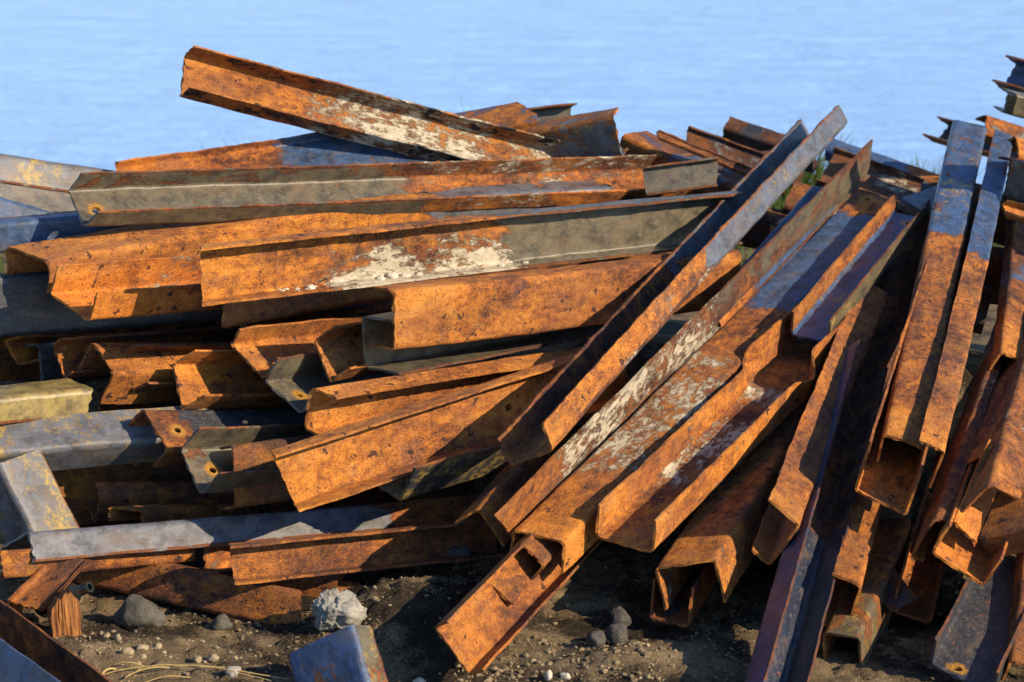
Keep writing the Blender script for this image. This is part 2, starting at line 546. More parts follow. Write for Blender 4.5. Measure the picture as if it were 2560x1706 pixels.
def build_ground():
    def axis(lo, hi, a, b, fine, grow=1.25):
        v = list(np.arange(a, b, fine))
        st = fine
        x = a
        left = []
        while x > lo:
            st *= grow; x -= min(st, 2.0); left.append(x)
        st = fine; x = v[-1]
        right = []
        while x < hi:
            st *= grow; x += min(st, 2.0); right.append(x)
        return left[::-1] + v + right
    xs = axis(-40, 40, -1.65, 1.65, .013)
    ys = axis(-16, 9, -1.35, .35, .013)
    verts = []
    for y in ys:
        for x in xs:
            z = gz(x, y)
            if -1.7 < x < 1.7 and -1.4 < y < .5:
                f = mnoise.fractal((x * 22, y * 22, 1.3), .9, 2.1, 4)
                z += .0100 * f + .016 * max(0, mnoise.noise((x * 30, y * 30, 5)) - .05) + .010 * max(0, mnoise.noise((x * 62, y * 62, 2)))
            verts.append((x, y, z))
    W = len(xs)
    faces = []
    for j in range(len(ys) - 1):
        for i in range(W - 1):
            a = j * W + i
            faces.append((a, a + 1, a + W + 1, a + W))
    m = bpy.data.materials.new("dirt")
    m.use_nodes = True
    N = NT(m.node_tree)
    pb = m.node_tree.nodes['Principled BSDF']
    P = N.node('ShaderNodeTexCoord').outputs['Object']
    a = N.noise(P, 8, 8, .72)
    c = N.noise(P, 130, 6, .75)
    v = N.math('ADD', N.math('MULTIPLY', a, .45), N.math('MULTIPLY', c, .55))
    sand = N.ramp(v, [(.30, (.040, .028, .017)), (.44, (.120, .086, .048)), (.55, (.215, .160, .092)), (.70, (.36, .28, .17))])
    soil_shade = N.ramp(v, [(.30, (.006, .005, .004)), (.46, (.022, .017, .012)), (.58, (.060, .045, .030)), (.70, (.15, .115, .075))])  # dark patches: dark soil, and shade on the dirt put into colour
    pat = N.rangemap(N.math('ADD', N.noise(P, 3.1, 6, .65, .4), N.math('MULTIPLY', N.math('SUBTRACT', c, .5), .25)), .43, .56)
    N.link(N.mix(pat, soil_shade, sand), pb.inputs['Base Color'])
    pb.inputs['Roughness'].default_value = .96
    pb.inputs['Specular IOR Level'].default_value = .15
    bb = N.node('ShaderNodeBump')
    bb.inputs['Strength'].default_value = 1.0
    bb.inputs['Distance'].default_value = .014
    N.link(v, bb.inputs['Height'])
    N.link(bb.outputs[0], pb.inputs['Normal'])
    return tag(new_obj("ground", verts, faces, m, smooth=180), kind='structure')

def build_water():
    m = bpy.data.materials.new("lake_water")
    m.use_nodes = True
    N = NT(m.node_tree)
    pb = m.node_tree.nodes['Principled BSDF']
    tc = N.node('ShaderNodeTexCoord')
    mp = N.node('ShaderNodeMapping')
    mp.inputs['Scale'].default_value = (.42, 1.5, 1)
    mp.inputs['Rotation'].default_value = (0, 0, math.radians(-8))
    N.link(tc.outputs['Object'], mp.inputs['Vector'])
    a = N.noise(mp.outputs[0], 1.7, 6, .66, .4)
    b = N.noise(mp.outputs[0], .22, 4, .5)
    bm_ = N.node('ShaderNodeBump')
    bm_.inputs['Strength'].default_value = .95
    bm_.inputs['Distance'].default_value = .35
    N.link(N.math('ADD', a, N.math('MULTIPLY', b, 1.2)), bm_.inputs['Height'])
    N.link(bm_.outputs[0], pb.inputs['Normal'])
    pb.inputs['Base Color'].default_value = (.25, .50, .98, 1)
    pb.inputs['Roughness'].default_value = .12
    pb.inputs['IOR'].default_value = 1.33
    v = [(-700, 5, -2.0), (700, 5, -2.0), (700, 1500, -2.0), (-700, 1500, -2.0)]
    return tag(new_obj("water", v, [(0, 1, 2, 3)], m), kind='structure')

build_ground()
build_water()

# ------------------------------------------------------------------ the steel sections
# (corner, along, across, depth, web, flange a, flange b, length, cut across, cut depth, gauge, kind, look, holes, bend, flare, label)
TABLE = [
    # b01
    ((-1.0514, 1.2222, 1.276), (0.9203, 0.2649, -0.2879), (-0.0266, -0.6918, -0.7216), (0.3903, -0.6717, 0.6297), 0.165, 0.0744, 0.0744, 1.447, 0.016, 0.152, 0.007, 'channel', {'tone': 0.05, 'lime': (0.27, 1.0, 0.62), 'paint': (0.28, 0.55, 0.35, 'grey'), 'soot': 0.22}, [], None, None, 'orange channel jutting up at top left with a broad cream lime crust'),
    # b02
    ((-1.3154, 0.5221, 0.9813), (0.8698, 0.4892, -0.0645), (0.3561, -0.7129, -0.6041), (0.3415, -0.5025, 0.7943), 0.158, 0.0734, 0.0734, 2.197, 0.055, 0.36, 0.007, 'channel', {'tone': 0.3, 'hue': 0.3, 'paint': (-0.1, 0.5, 1.12, 'olive'), 'lime': (0.5, 1.1, 0.4), 'fa': {'tone': 0.4, 'hue': -0.3, 'paint': (-0.1, 0.5, 0.62, 'olive')}}, [(0.062, 0.093, 0.014)], None, None, 'long olive channel with a round bolt hole at its left end'),  # upper flange browner: its weaker sunlight is put into the tone
    # b03
    ((-1.3292, 0.273, 0.8244), (0.8376, 0.5448, 0.0399), (-0.5449, 0.8282, 0.1309), (-0.0383, 0.1314, -0.9906), 0.1716, 0.0999, 0.0999, 1.955, -0.351, -0.065, 0.007, 'channel', {'tone': 0.1, 'paint': (0.62, 1.0, 0.75, 'grey')}, [], (1.048, 1.955, -0.064, 0.062), None, 'upside-down rusty channel with open left end and bent right half'),
    # b04
    ((-0.8661, 0.0615, 0.9238), (0.8442, 0.5353, -0.0264), (-0.0314, 0.0001, -0.9995), (0.5351, -0.8446, -0.0169), 0.1656, 0.0657, 0.0657, 1.858, 0.027, -0.436, 0.007, 'channel', {'tone': 0.12, 'hue': -0.1, 'paint': (0.53, 1.2, 1.15, 'olive'), 'lime': (0.2, 0.56, 0.48), 'lbias': 4.5}, [], None, None, 'long front channel half orange rust half olive paint with white crumbs on its lower flange'),
    # b05
    ((-0.3222, -0.0216, 0.8069), (0.7779, 0.6256, -0.059), (-0.0497, -0.0324, -0.9982), (-0.6264, 0.7794, 0.0059), 0.1733, 0.0809, 0.0809, 1.33, 0.032, -0.229, 0.007, 'channel', {'tone': 0.15}, [], None, None, 'plain orange channel back lying inside a dark channel beneath the long front channel'),
    # b06
    ((-0.4229, 0.0678, 0.7156), (0.6887, 0.7226, -0.0589), (-0.0325, -0.0504, -0.9982), (0.7243, -0.6894, 0.0112), 0.1565, 0.1135, 0.1135, 1.145, 0.105, 0.226, 0.007, 'channel', {'tone': 0.6, 'paint': (-0.1, 1.2, 0.9, 'olive')}, [], None, None, 'grey-olive channel cradling a plain orange channel in the middle'),
    # b07
    ((-0.5531, -0.1382, 0.565), (0.7961, 0.6038, -0.0415), (-0.1695, 0.1565, -0.973), (0.581, -0.7816, -0.2269), 0.1353, 0.0766, 0.0766, 1.114, 0.016, 0.555, 0.007, 'channel', {'tone': 0.1, 'pits': 0.8}, [], None, None, 'orange channel with a wide bare top flange above the big foreground channel'),
    # b08
    ((-0.6406, -0.3918, 0.4684), (0.803, 0.5879, 0.098), (0.1213, -0.0003, -0.9926), (0.5835, -0.809, 0.0715), 0.1712, 0.0701, 0.0701, 1.193, 0.266, -0.336, 0.007, 'channel', {'tone': 0.08, 'hue': 0.0, 'pits': 0.3}, [(0.769, 0.096, 0.012)], None, None, 'big orange foreground channel left of the diagonal channels with dark scabs'),
    # b09
    ((-0.3034, -0.2201, 0.2592), (0.7944, 0.6066, 0.0298), (0.3385, -0.483, 0.8076), (-0.5043, 0.6315, 0.589), 0.1529, 0.0698, 0.0, 0.634, -0.048, -0.555, 0.007, 'angle', {'tone': 0.6, 'paint': (-0.1, 2, 1.2, 'dark'), 'yel': 0.5}, [], None, None, 'dark angle with yellow blotches under the big foreground channel'),
    # b10
    ((-0.7645, -0.179, 0.4126), (0.806, 0.5882, -0.0653), (0.1627, -0.3263, -0.9311), (-0.5691, 0.7399, -0.3587), 0.1721, 0.0672, 0.0672, 0.585, -0.126, -0.058, 0.007, 'channel', {'tone': 0.85, 'hue': -0.5, 'pits': 0.4}, [], None, None, 'dark brown channel end tucked behind the big foreground channel'),
    # b11
    ((-1.0342, 0.0008, 0.4654), (0.7959, 0.5803, -0.1727), (0.4011, -0.719, -0.5676), (-0.4535, 0.3825, -0.805), 0.1614, 0.0718, 0.0718, 0.721, 0.146, -0.293, 0.007, 'channel', {'tone': 0.45, 'paint': (0.12, 2, 0.9, 'dark')}, [(0.08, 0.084, 0.01)], None, None, 'roof-shaped channel end with an orange-ringed hole at lower left'),
    # b12
    ((-0.914, -0.1633, 0.3939), (0.7452, 0.6455, -0.1674), (0.453, -0.6743, -0.5832), (0.4893, -0.3588, 0.7949), 0.1664, 0.0937, 0.0937, 0.603, -0.047, 0.193, 0.007, 'channel', {'tone': 0.5, 'paint': (-0.1, 2, 0.85, 'olive')}, [(0.069, 0.084, 0.011)], None, None, 'olive-brown channel end with a bolt hole beside the roof-shaped channel'),
    # b13
    ((-1.1865, 0.0826, 0.5001), (-0.8167, -0.5716, 0.0791), (-0.5759, 0.8159, -0.0507), (-0.0356, -0.0869, -0.9956), 0.1611, 0.0771, 0.0771, 1.267, 0.07, 0.234, 0.007, 'channel', {'tone': 0.5, 'paint': (-0.1, 2, 1.3, 'mustard'), 'yel': 0.0}, [], None, None, 'yellow-olive channel with rounded end poking in from the left edge'),
    # b14
    ((-1.9598, -0.2402, 0.4364), (0.94, 0.3411, -0.0044), (0.2695, -0.7504, -0.6035), (-0.2092, 0.5661, -0.7973), 0.1154, 0.0, 0.1033, 1.155, -0.142, 0.038, 0.007, 'angle', {'tone': 0.5, 'paint': (-0.1, 2, 1.3, 'grey'), 'yel': 0.5}, [], None, None, 'blue-grey angle spotted with yellow running in from the left edge'),
    # b15
    ((-1.3998, -0.2117, 0.368), (0.4543, -0.2924, -0.8415), (0.5859, 0.8096, 0.035), (-0.6711, 0.5089, -0.5392), 0.1528, 0.1306, 0.0, 0.26, 0.015, -0.126, 0.007, 'angle', {'tone': 0.5, 'paint': (-0.1, 2, 1.3, 'grey'), 'yel': 0.35}, [], None, None, 'upright grey plate of an angle leaning at the left edge'),
    # b16
    ((-1.2841, -0.4285, 0.2541), (0.8873, 0.4551, -0.0747), (0.2392, -0.5925, -0.7692), (-0.3943, 0.6647, -0.6346), 0.0894, 0.1165, 0.0, 1.394, 0.037, -0.411, 0.007, 'angle', {'tone': 0.35, 'paint': (-0.1, 0.72, 1.3, 'grey')}, [], None, None, 'long pale grey angle across the lower left with rust towards its right'),
    # b17
    ((-1.3447, -0.5002, 0.2183), (0.8687, 0.4881, -0.0843), (-0.0107, -0.1516, -0.9884), (-0.4952, 0.8595, -0.1264), 0.0768, 0.0, 0.0689, 0.549, 0.114, -0.169, 0.007, 'angle', {'tone': 0.3}, [], None, None, 'smooth brown strip directly below the pale grey angle'),
    # b18
    ((-0.8444, -0.2499, 0.1481), (0.5693, 0.7915, -0.2224), (0.0255, -0.2874, -0.9575), (0.8217, -0.5395, 0.1838), 0.0763, 0.0484, 0.0484, 0.376, -0.032, 0.092, 0.007, 'channel', {'tone': 0.3, 'paint': (-0.1, 2, 0.5, 'olive')}, [], None, None, 'short rounded yellowish channel end under the pale grey angle'),
    # b19
    ((-0.7543, -0.4187, 0.2135), (0.8848, 0.4611, -0.0668), (0.04, -0.218, -0.9751), (0.4642, -0.8602, 0.2113), 0.1049, 0.0632, 0.0632, 0.795, 0.093, -0.297, 0.007, 'channel', {'tone': 0.3, 'paint': (-0.1, 2, 0.4, 'olive'), 'pits': 0.5}, [], None, None, 'mottled yellow-rust channel near the ground with pebbles in its flange'),
    # b20
    ((-0.5576, -0.4714, 0.0941), (-0.9175, 0.3937, 0.0569), (-0.1883, -0.3039, -0.9339), (0.3504, 0.8675, -0.3529), 0.1067, 0.0663, 0.0663, 0.741, -0.139, 0.541, 0.007, 'channel', {'tone': 0.5, 'pits': 1.0}, [], None, None, 'sloping rust-scabbed channel resting its right end on the dirt'),
    # b21
    ((-0.4768, -0.313, 0.0671), (-0.952, 0.3035, -0.041), (0.0366, -0.0203, -0.9991), (0.304, 0.9526, -0.0082), 0.108, 0.065, 0.065, 0.335, 0.08, 0.0, 0.007, 'channel', {'tone': 0.3, 'pits': 0.8}, [], None, None, 'short rusty plate end behind the white concrete lump'),
    # b22
    ((-0.4928, -0.272, 0.0656), (0.8432, 0.4217, -0.3334), (0.0888, -0.721, -0.6872), (-0.5302, 0.5499, -0.6454), 0.1329, 0.065, 0.0, 0.399, 0.082, 0.0, 0.007, 'angle', {'tone': 0.65, 'pits': 0.5}, [], None, None, 'dark rust angle half buried in the dirt bank'),
    # b23
    ((-1.188, 0.0814, 0.6889), (0.725, 0.6821, -0.0954), (-0.6197, 0.7065, 0.3418), (0.3006, -0.1887, 0.9349), 0.1624, 0.0984, 0.0984, 0.843, -0.235, 0.021, 0.007, 'channel', {'tone': 0.12, 'pits': 0.5, 'lime': (0.3, 1, 0.3)}, [], None, None, 'upturned orange channel below the upside-down rusty channel'),
    # b24
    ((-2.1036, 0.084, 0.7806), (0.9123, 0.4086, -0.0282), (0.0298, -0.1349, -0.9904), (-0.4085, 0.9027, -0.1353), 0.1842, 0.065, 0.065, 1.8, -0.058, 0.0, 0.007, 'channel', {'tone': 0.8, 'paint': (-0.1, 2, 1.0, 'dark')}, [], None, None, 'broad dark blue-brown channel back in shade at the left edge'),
    # b25
    ((-0.8291, 0.2774, 0.7251), (0.7773, 0.6291, -0.0042), (0.19, -0.2411, -0.9517), (-0.5997, 0.739, -0.3069), 0.0992, 0.0837, 0.0837, 0.59, -0.348, 0.9, 0.007, 'channel', {'tone': 0.1}, [], None, None, 'orange strip of a channel peeking out under the long front channel'),
    # b26
    ((-0.806, 0.1815, 0.599), (0.6219, 0.7715, -0.1341), (0.5931, -0.5759, -0.5627), (0.5114, -0.2704, 0.8157), 0.1513, 0.067, 0.067, 0.833, 0.131, -0.112, 0.007, 'channel', {'tone': 0.15, 'pits': 0.6}, [], None, None, 'orange channel mouth turned sideways in the dark middle gap'),
    # b27
    ((-0.9773, 0.1956, 0.5357), (0.7036, 0.6887, -0.1751), (0.3591, -0.5572, -0.7487), (0.6132, -0.4639, 0.6393), 0.1538, 0.0907, 0.0907, 0.726, -0.156, 0.226, 0.007, 'channel', {'tone': 0.15, 'pits': 0.3}, [], None, None, 'orange channel mouth standing left of the sideways one in the gap'),
    # b28
    ((-1.2137, 0.2425, 0.5946), (0.7729, 0.6152, -0.1556), (0.4951, -0.738, -0.4584), (-0.3968, 0.2773, -0.875), 0.1443, 0.1194, 0.1194, 0.67, 0.067, -0.06, 0.007, 'channel', {'tone': 0.2, 'pits': 0.8}, [], None, None, 'chevron-shaped orange channel end in the dark left gap'),
    # b29
    ((-0.6964, 0.038, 0.527), (0.5923, 0.7922, -0.1466), (0.6781, -0.5884, -0.4404), (0.4351, -0.1615, 0.8858), 0.1592, 0.0869, 0.0869, 0.653, 0.06, -0.023, 0.007, 'channel', {'tone': 0.5, 'paint': (-0.1, 2, 1.0, 'olive')}, [(0.073, 0.077, 0.01)], None, None, 'olive channel mouth with pale worn edge in the middle gap'),
    # b30
    ((-0.5635, 0.1075, 0.6319), (0.6292, 0.7743, -0.0683), (0.4327, -0.4219, -0.7967), (0.6457, -0.4717, 0.6005), 0.1369, 0.0826, 0.0826, 0.816, -0.126, 0.243, 0.007, 'channel', {'tone': 0.15, 'pits': 0.6}, [], None, None, 'rusty channel mouth left of the dark cradling channel'),
    # b31
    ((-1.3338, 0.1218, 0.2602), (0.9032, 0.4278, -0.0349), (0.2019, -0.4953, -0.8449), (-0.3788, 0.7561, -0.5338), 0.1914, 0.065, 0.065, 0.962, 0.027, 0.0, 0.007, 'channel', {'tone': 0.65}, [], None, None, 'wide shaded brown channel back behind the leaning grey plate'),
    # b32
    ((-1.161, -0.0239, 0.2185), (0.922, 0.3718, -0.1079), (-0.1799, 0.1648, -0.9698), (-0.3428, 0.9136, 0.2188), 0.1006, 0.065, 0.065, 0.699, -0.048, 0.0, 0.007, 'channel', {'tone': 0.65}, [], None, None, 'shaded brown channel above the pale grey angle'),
    # b33
    ((-1.0262, -0.1298, 0.2097), (0.6823, 0.7068, -0.1867), (-0.7305, 0.6695, -0.1348), (-0.0297, -0.2284, -0.9731), 0.1085, 0.0437, 0.0437, 0.97, -0.341, 0.072, 0.007, 'channel', {'tone': 0.45, 'pits': 0.5}, [], None, None, 'small crusty upside-down channel resting on the pale grey angle'),
    # b34
    ((-1.5953, -0.3666, 0.2128), (0.6584, -0.7432, -0.1191), (-0.1883, -0.0094, -0.9821), (-0.7287, -0.669, 0.1462), 0.1261, 0.0, 0.0, 1.274, 0.265, 0.0, 0.007, 'plate', {'tone': 0.55, 'pits': 0.3}, [], None, None, 'brown steel plate slanting across the bottom left corner'),
    # b34b
    ((-1.541, -0.6047, 0.1805), (0.6025, -0.7981, -0.0103), (-0.2773, -0.1972, -0.9403), (-0.7484, -0.5694, 0.3401), 0.147, 0.0, 0.0, 1.103, 0.146, 0.0, 0.007, 'plate', {'tone': 0.5, 'paint': (-0.1, 2, 1.15, 'blue')}, [], None, None, 'blue steel plate in the very bottom left corner'),
    # b35
    ((-0.3295, -1.0867, 0.0293), (-0.2933, 0.5704, 0.7672), (-0.779, 0.3227, -0.5377), (0.5542, 0.7553, -0.3497), 0.2185, 0.0806, 0.0403, 0.219, 0.279, 0.172, 0.007, 'channel', {'tone': 0.6, 'paint': (-0.1, 2, 0.66, 'blue'), 'fa': {'tone': 0.3, 'paint': (-0.1, 2, 0.8, 'olive'), 'yel': 0.5}}, [], None, None, 'short blue channel stub in front of the white concrete lump'),  # skylight on the shaded web coloured blue, sunlight on the flange coloured yellow
    # b36
    ((-2.1863, 0.6182, 1.1917), (0.8912, 0.3888, -0.2336), (0.0263, -0.5585, -0.8291), (-0.4528, 0.7328, -0.508), 0.1007, 0.065, 0.0, 1.154, 0.046, 0.0, 0.007, 'angle', {'tone': 0.3, 'paint': (-0.1, 2, 1.0, 'grey'), 'yel': 0.45}, [], None, None, 'lichen-grey angle sloping down from the top left edge'),
    # b37
    ((-1.2481, 1.0003, 0.9502), (0.878, 0.4754, 0.0561), (0.4391, -0.7532, -0.4898), (0.1906, -0.4546, 0.87), 0.2229, 0.034, 0.017, 1.035, -0.125, -0.239, 0.007, 'channel', {'tone': 0.25, 'paint': (0.5, 1.0, 0.8, 'blue')}, [], None, None, 'rusty channel lying flat behind the long olive channel with a vivid blue patch'),  # blue patch: grey paint with the blue of the sky put in
    # b38
    ((-2.1441, 0.3099, 0.8635), (0.9514, 0.3072, 0.0231), (0.0083, 0.0494, -0.9987), (-0.3079, 0.9504, 0.0445), 0.0964, 0.0645, 0.0645, 1.061, -0.075, 0.179, 0.007, 'channel', {'tone': 0.5, 'paint': (-0.1, 2, 1.2, 'blue')}, [], None, None, 'blue-grey channel at the left edge just above the open rusty channel end'),
    # b39
    ((-1.6107, 0.6891, 0.9476), (0.6639, 0.6433, -0.3812), (-0.0949, -0.4331, -0.8963), (-0.7417, 0.6313, -0.2265), 0.1235, 0.065, 0.0, 0.432, 0.046, 0.0, 0.007, 'angle', {'tone': 0.5, 'paint': (-0.1, 2, 1.1, 'blue')}, [], None, None, 'blue wedge of an angle between two channels at the left edge'),
    # r01
    ((0.1103, -0.4414, 0.4764), (0.4548, 0.8575, 0.2406), (-0.7519, 0.5144, -0.4124), (-0.4774, 0.0067, 0.8787), 0.1589, 0.0771, 0.0771, 2.228, -0.035, 0.254, 0.007, 'channel', {'tone': 0.15, 'hue': 0.0, 'paint': (0.5, 1.1, 1.15, 'slate'), 'lime': (0.2, 0.5, 0.25), 'yel': 0.15, 'web': {'tone': 0.7, 'hue': -0.6, 'lime': (0.2, 0.6, 0.45)}, 'fb': {'tone': 0.6, 'hue': -0.6}}, [], None, None, 'longest diagonal channel with pale grey upper half standing proud of the heap'),  # web and left flange: inside shade put into a darker tone
    # r02
    ((-0.0021, -0.4151, 0.2269), (0.4988, 0.8324, 0.2416), (0.8655, -0.4632, -0.1908), (0.0469, -0.3043, 0.9514), 0.0133, 0.1409, 0.0, 2.422, 0.19, -0.752, 0.007, 'angle', {'tone': 0.4, 'lime': (0.08, 0.55, 0.6), 'paint': (0.45, 1.1, 0.62, 'olive')}, [], None, None, 'diagonal angle holding the white-crusted one with lime along its thin flange'),
    # r03
    ((0.1422, -0.5309, 0.2583), (0.4876, 0.8477, 0.2089), (-0.8726, 0.4809, 0.0851), (0.0283, 0.2238, -0.9742), 0.1577, 0.0895, 0.0895, 2.372, -0.06, -0.223, 0.007, 'channel', {'tone': 0.2, 'hue': 0.1, 'paint': (0.6, 0.93, 1.0, 'blue'), 'lime': (0.12, 0.48, 0.55), 'pits': 0.4}, [(2.333, 0.095, 0.012)], None, None, 'upside-down diagonal channel with white lime blotches and a blue upper end'),  # upper end: glancing skylight put into the blue paint
    # r04
    ((0.3704, -0.5349, 0.2242), (0.493, 0.855, 0.161), (-0.87, 0.4849, 0.0889), (-0.002, -0.1839, 0.9829), 0.1736, 0.0925, 0.0925, 1.358, -0.001, 0.158, 0.007, 'channel', {'tone': 0.08, 'hue': 0.2, 'lime': (0.3, 0.75, 0.33), 'web': {'tone': 0.3, 'hue': -0.2, 'lime': (0.24, 0.8, 0.6)}}, [], None, (0.72, 0.03), 'upturned orange channel with flared flanges and pale lime on its floor'),
    # r05
    ((0.95, 0.5002, 0.5131), (0.4487, 0.8691, 0.2083), (-0.8937, 0.4377, 0.0986), (-0.0055, -0.2304, 0.9731), 0.1262, 0.0761, 0.0761, 0.957, 0.048, 0.109, 0.007, 'channel', {'tone': 0.3, 'paint': (-0.1, 2, 1.0, 'blue'), 'yel': 0.2, 'fb': {'tone': 0.25, 'hue': -0.2, 'paint': (-0.1, 2, 0.25, 'grey')}, 'fa': {'tone': 0.4, 'paint': (-0.1, 2, 0.9, 'olive'), 'yel': 0.35}}, [(0.899, 0.05, 0.012)], None, None, 'upturned channel with blue floor and orange-ringed hole continuing the flared one'),  # floor blue: skylight in the shade of the flange, put into the paint
    # r06
    ((-0.0892, -0.4134, 0.3106), (0.3719, 0.9223, 0.1052), (0.5626, -0.1338, -0.8158), (-0.7383, 0.3626, -0.5687), 0.1248, 0.0843, 0.0, 1.263, -0.003, -0.113, 0.007, 'angle', {'tone': 0.4, 'pits': 0.5}, [], None, None, 'rust-brown angle like a small roof at the lower end of the diagonals'),
    # r07
    ((-0.1057, -0.9479, 0.0544), (0.407, 0.9066, 0.112), (-0.5401, 0.14, 0.8298), (0.7366, -0.3982, 0.5466), 0.1557, 0.0583, 0.0583, 0.963, -0.065, -0.328, 0.007, 'channel', {'tone': 0.08, 'pits': 0.4}, [], None, None, 'orange channel lowest in the diagonals with its open end pointing at the dirt'),
    # r08
    ((0.0021, -0.6867, 0.1404), (0.3072, 0.9508, 0.0409), (-0.7576, 0.2183, 0.6151), (0.5759, -0.2199, 0.7874), 0.0813, 0.0, 0.0, 0.921, 0.001, 0.0, 0.007, 'plate', {'tone': 0.6, 'hue': -0.5}, [], None, None, 'narrow brown steel strip lying inside the lowest orange channel'),  # shade from the overhang put into a darker tone
    # r09
    ((0.0896, -0.5655, 0.2067), (0.3591, 0.9322, 0.0452), (-0.7472, 0.2581, 0.6124), (-0.5592, 0.2537, -0.7893), 0.0855, 0.0803, 0.0, 0.855, -0.056, -0.008, 0.007, 'angle', {'tone': 0.75, 'hue': -0.5}, [], None, None, 'dark brown angle end beneath the white-crusted diagonal channel'),  # darker tone stands for shade under the channel above
    # r10
    ((0.529, -0.5897, 0.2321), (0.3303, 0.9355, 0.1252), (-0.9029, 0.3518, -0.2469), (0.275, 0.0315, -0.9609), 0.1703, 0.1199, 0.1199, 1.474, -0.041, -0.116, 0.007, 'channel', {'tone': 0.25, 'paint': (0.0, 0.15, 0.35, 'grey'), 'lime': (0, 0.2, 0.3), 'pits': 0.3}, [], None, None, 'upside-down brown channel with two pointed flange tips and grey specks'),
    # r11
    ((0.4657, -0.5712, 0.0306), (0.3339, 0.9378, 0.095), (-0.9424, 0.3299, 0.055), (0.0202, -0.1079, 0.994), 0.1128, 0.1078, 0.1078, 0.858, 0.071, 0.2, 0.007, 'channel', {'tone': 0.6, 'paint': (0, 0.2, 0.4, 'dark')}, [], None, None, 'shaded brown channel under the one with pointed flange tips'),
    # r12
    ((0.7546, -0.539, 0.3053), (0.2896, 0.9411, 0.1743), (-0.481, 0.3005, -0.8236), (-0.8275, 0.1547, 0.5397), 0.1502, 0.1057, 0.0634, 1.513, -0.103, 0.195, 0.007, 'channel', {'tone': 0.12, 'pits': 0.25}, [], None, None, 'plain orange box-like channel right of the flared channel'),
    # r13
    ((0.6544, -1.021, 0.0018), (0.2545, 0.9342, 0.25), (-0.7153, 0.0079, 0.6988), (0.6508, -0.3567, 0.6702), 0.1265, 0.0957, 0.0957, 1.583, -0.877, -0.492, 0.007, 'channel', {'tone': 0.75, 'hue': -0.6, 'paint': (-0.1, 0.45, 1.3, 'navy'), 'fb': {'paint': (-0.1, 2, 1.5, 'skylit_ink')}}, [], None, None, 'dark blue-black channel running down to the bottom edge of the photo'),  # left flange: blue of the sky on its shaded side, put into the paint
    # r14
    ((0.9054, -0.6353, 0.1777), (0.2548, 0.9516, 0.1717), (-0.2006, 0.2257, -0.9533), (-0.946, 0.2084, 0.2484), 0.1452, 0.0814, 0.0814, 0.862, -0.146, 0.084, 0.007, 'channel', {'tone': 0.15, 'pits': 0.5}, [], None, None, 'orange box-like channel with dark open end right of the blue-black channel'),
    # r15
    ((1.0428, -0.4576, 0.3001), (0.2742, 0.9462, 0.1718), (-0.9409, 0.2271, 0.2512), (0.1987, -0.2306, 0.9526), 0.1533, 0.1465, 0.1465, 2.405, 0.264, 0.17, 0.007, 'channel', {'tone': 0.2, 'pits': 0.8}, [], None, None, 'rusty channel with a hollow rounded mouth and rust spots at the right'),
    # r16
    ((1.1107, -0.3154, 0.4443), (0.2401, 0.9477, 0.2102), (-0.962, 0.2032, 0.1826), (-0.1303, 0.246, -0.9605), 0.1219, 0.0835, 0.0835, 2.32, 0.244, -0.191, 0.007, 'channel', {'tone': 0.3, 'hue': -0.2, 'paint': (0.58, 1.1, 0.8, 'blue'), 'yel': 0.3, 'lime': (0.2, 0.5, 0.2)}, [], None, None, 'tall rounded channel with a blue upper end lying in the hollow-mouthed one'),
    # r17
    ((1.1496, -0.3839, 0.4593), (0.2582, 0.9462, 0.1949), (-0.9386, 0.198, 0.2825), (-0.2287, 0.2559, -0.9393), 0.0736, 0.1215, 0.0, 2.315, 0.19, -0.057, 0.007, 'angle', {'tone': 0.25, 'paint': (0.55, 1.1, 0.85, 'blue'), 'pits': 0.3}, [], None, None, 'tall narrow angle with a blue upper half beside the rounded blue-ended channel'),
    # r18
    ((1.1027, -0.5334, 0.3265), (0.3162, 0.935, 0.1605), (-0.3993, 0.2846, -0.8715), (0.8606, -0.2114, -0.4634), 0.1378, 0.037, 0.037, 2.047, -0.102, 0.462, 0.007, 'channel', {'tone': 0.45, 'paint': (0.55, 1.1, 0.7, 'blue'), 'lime': (0.3, 0.6, 0.25)}, [], None, None, 'purple-brown channel with a rounded ridge and orange lower lip at right'),
    # r19
    ((1.2364, -0.53, 0.4163), (0.2954, 0.9439, 0.1479), (-0.5376, 0.2922, -0.7909), (0.7898, -0.1541, -0.5937), 0.1452, 0.1009, 0.0, 1.959, -0.078, 0.501, 0.007, 'angle', {'tone': 0.4, 'hue': -0.5, 'lime': (0.2, 0.6, 0.3), 'pits': 0.3}, [], None, None, 'ridge-shaped rusty angle with bluish lime smear near the right edge'),
    # r20
    ((1.2049, -0.5504, 0.263), (0.3873, 0.87, 0.3052), (-0.7354, 0.0919, 0.6713), (0.556, -0.4844, 0.6754), 0.0792, 0.0, 0.0, 0.387, -0.014, 0.0, 0.007, 'plate', {'tone': 0.0, 'hue': 0.4, 'pits': 0.3}, [], None, None, 'bright orange steel strip end under the ridge-shaped angle'),
    # r21
    ((1.2191, -0.6281, 0.1661), (0.2984, 0.9475, 0.1147), (-0.8504, 0.2094, 0.4826), (0.4333, -0.2415, 0.8683), 0.1625, 0.0919, 0.0919, 1.029, 0.076, 0.106, 0.007, 'channel', {'tone': 0.25, 'pits': 0.5}, [], None, None, 'upturned rust channel with a lit lower lip at the lower right'),
    # r22
    ((1.0461, -0.8378, 0.0403), (0.3666, 0.9266, 0.0834), (0.9122, -0.3404, -0.2281), (0.183, -0.1597, 0.9701), 0.1765, 0.0747, 0.0747, 0.738, -0.278, -0.049, 0.007, 'channel', {'tone': 0.6, 'paint': (-0.1, 2, 0.9, 'dark')}, [(0.019, 0.073, 0.012)], None, None, 'dark upturned channel with a hole in its floor at the bottom right corner'),
    # r23
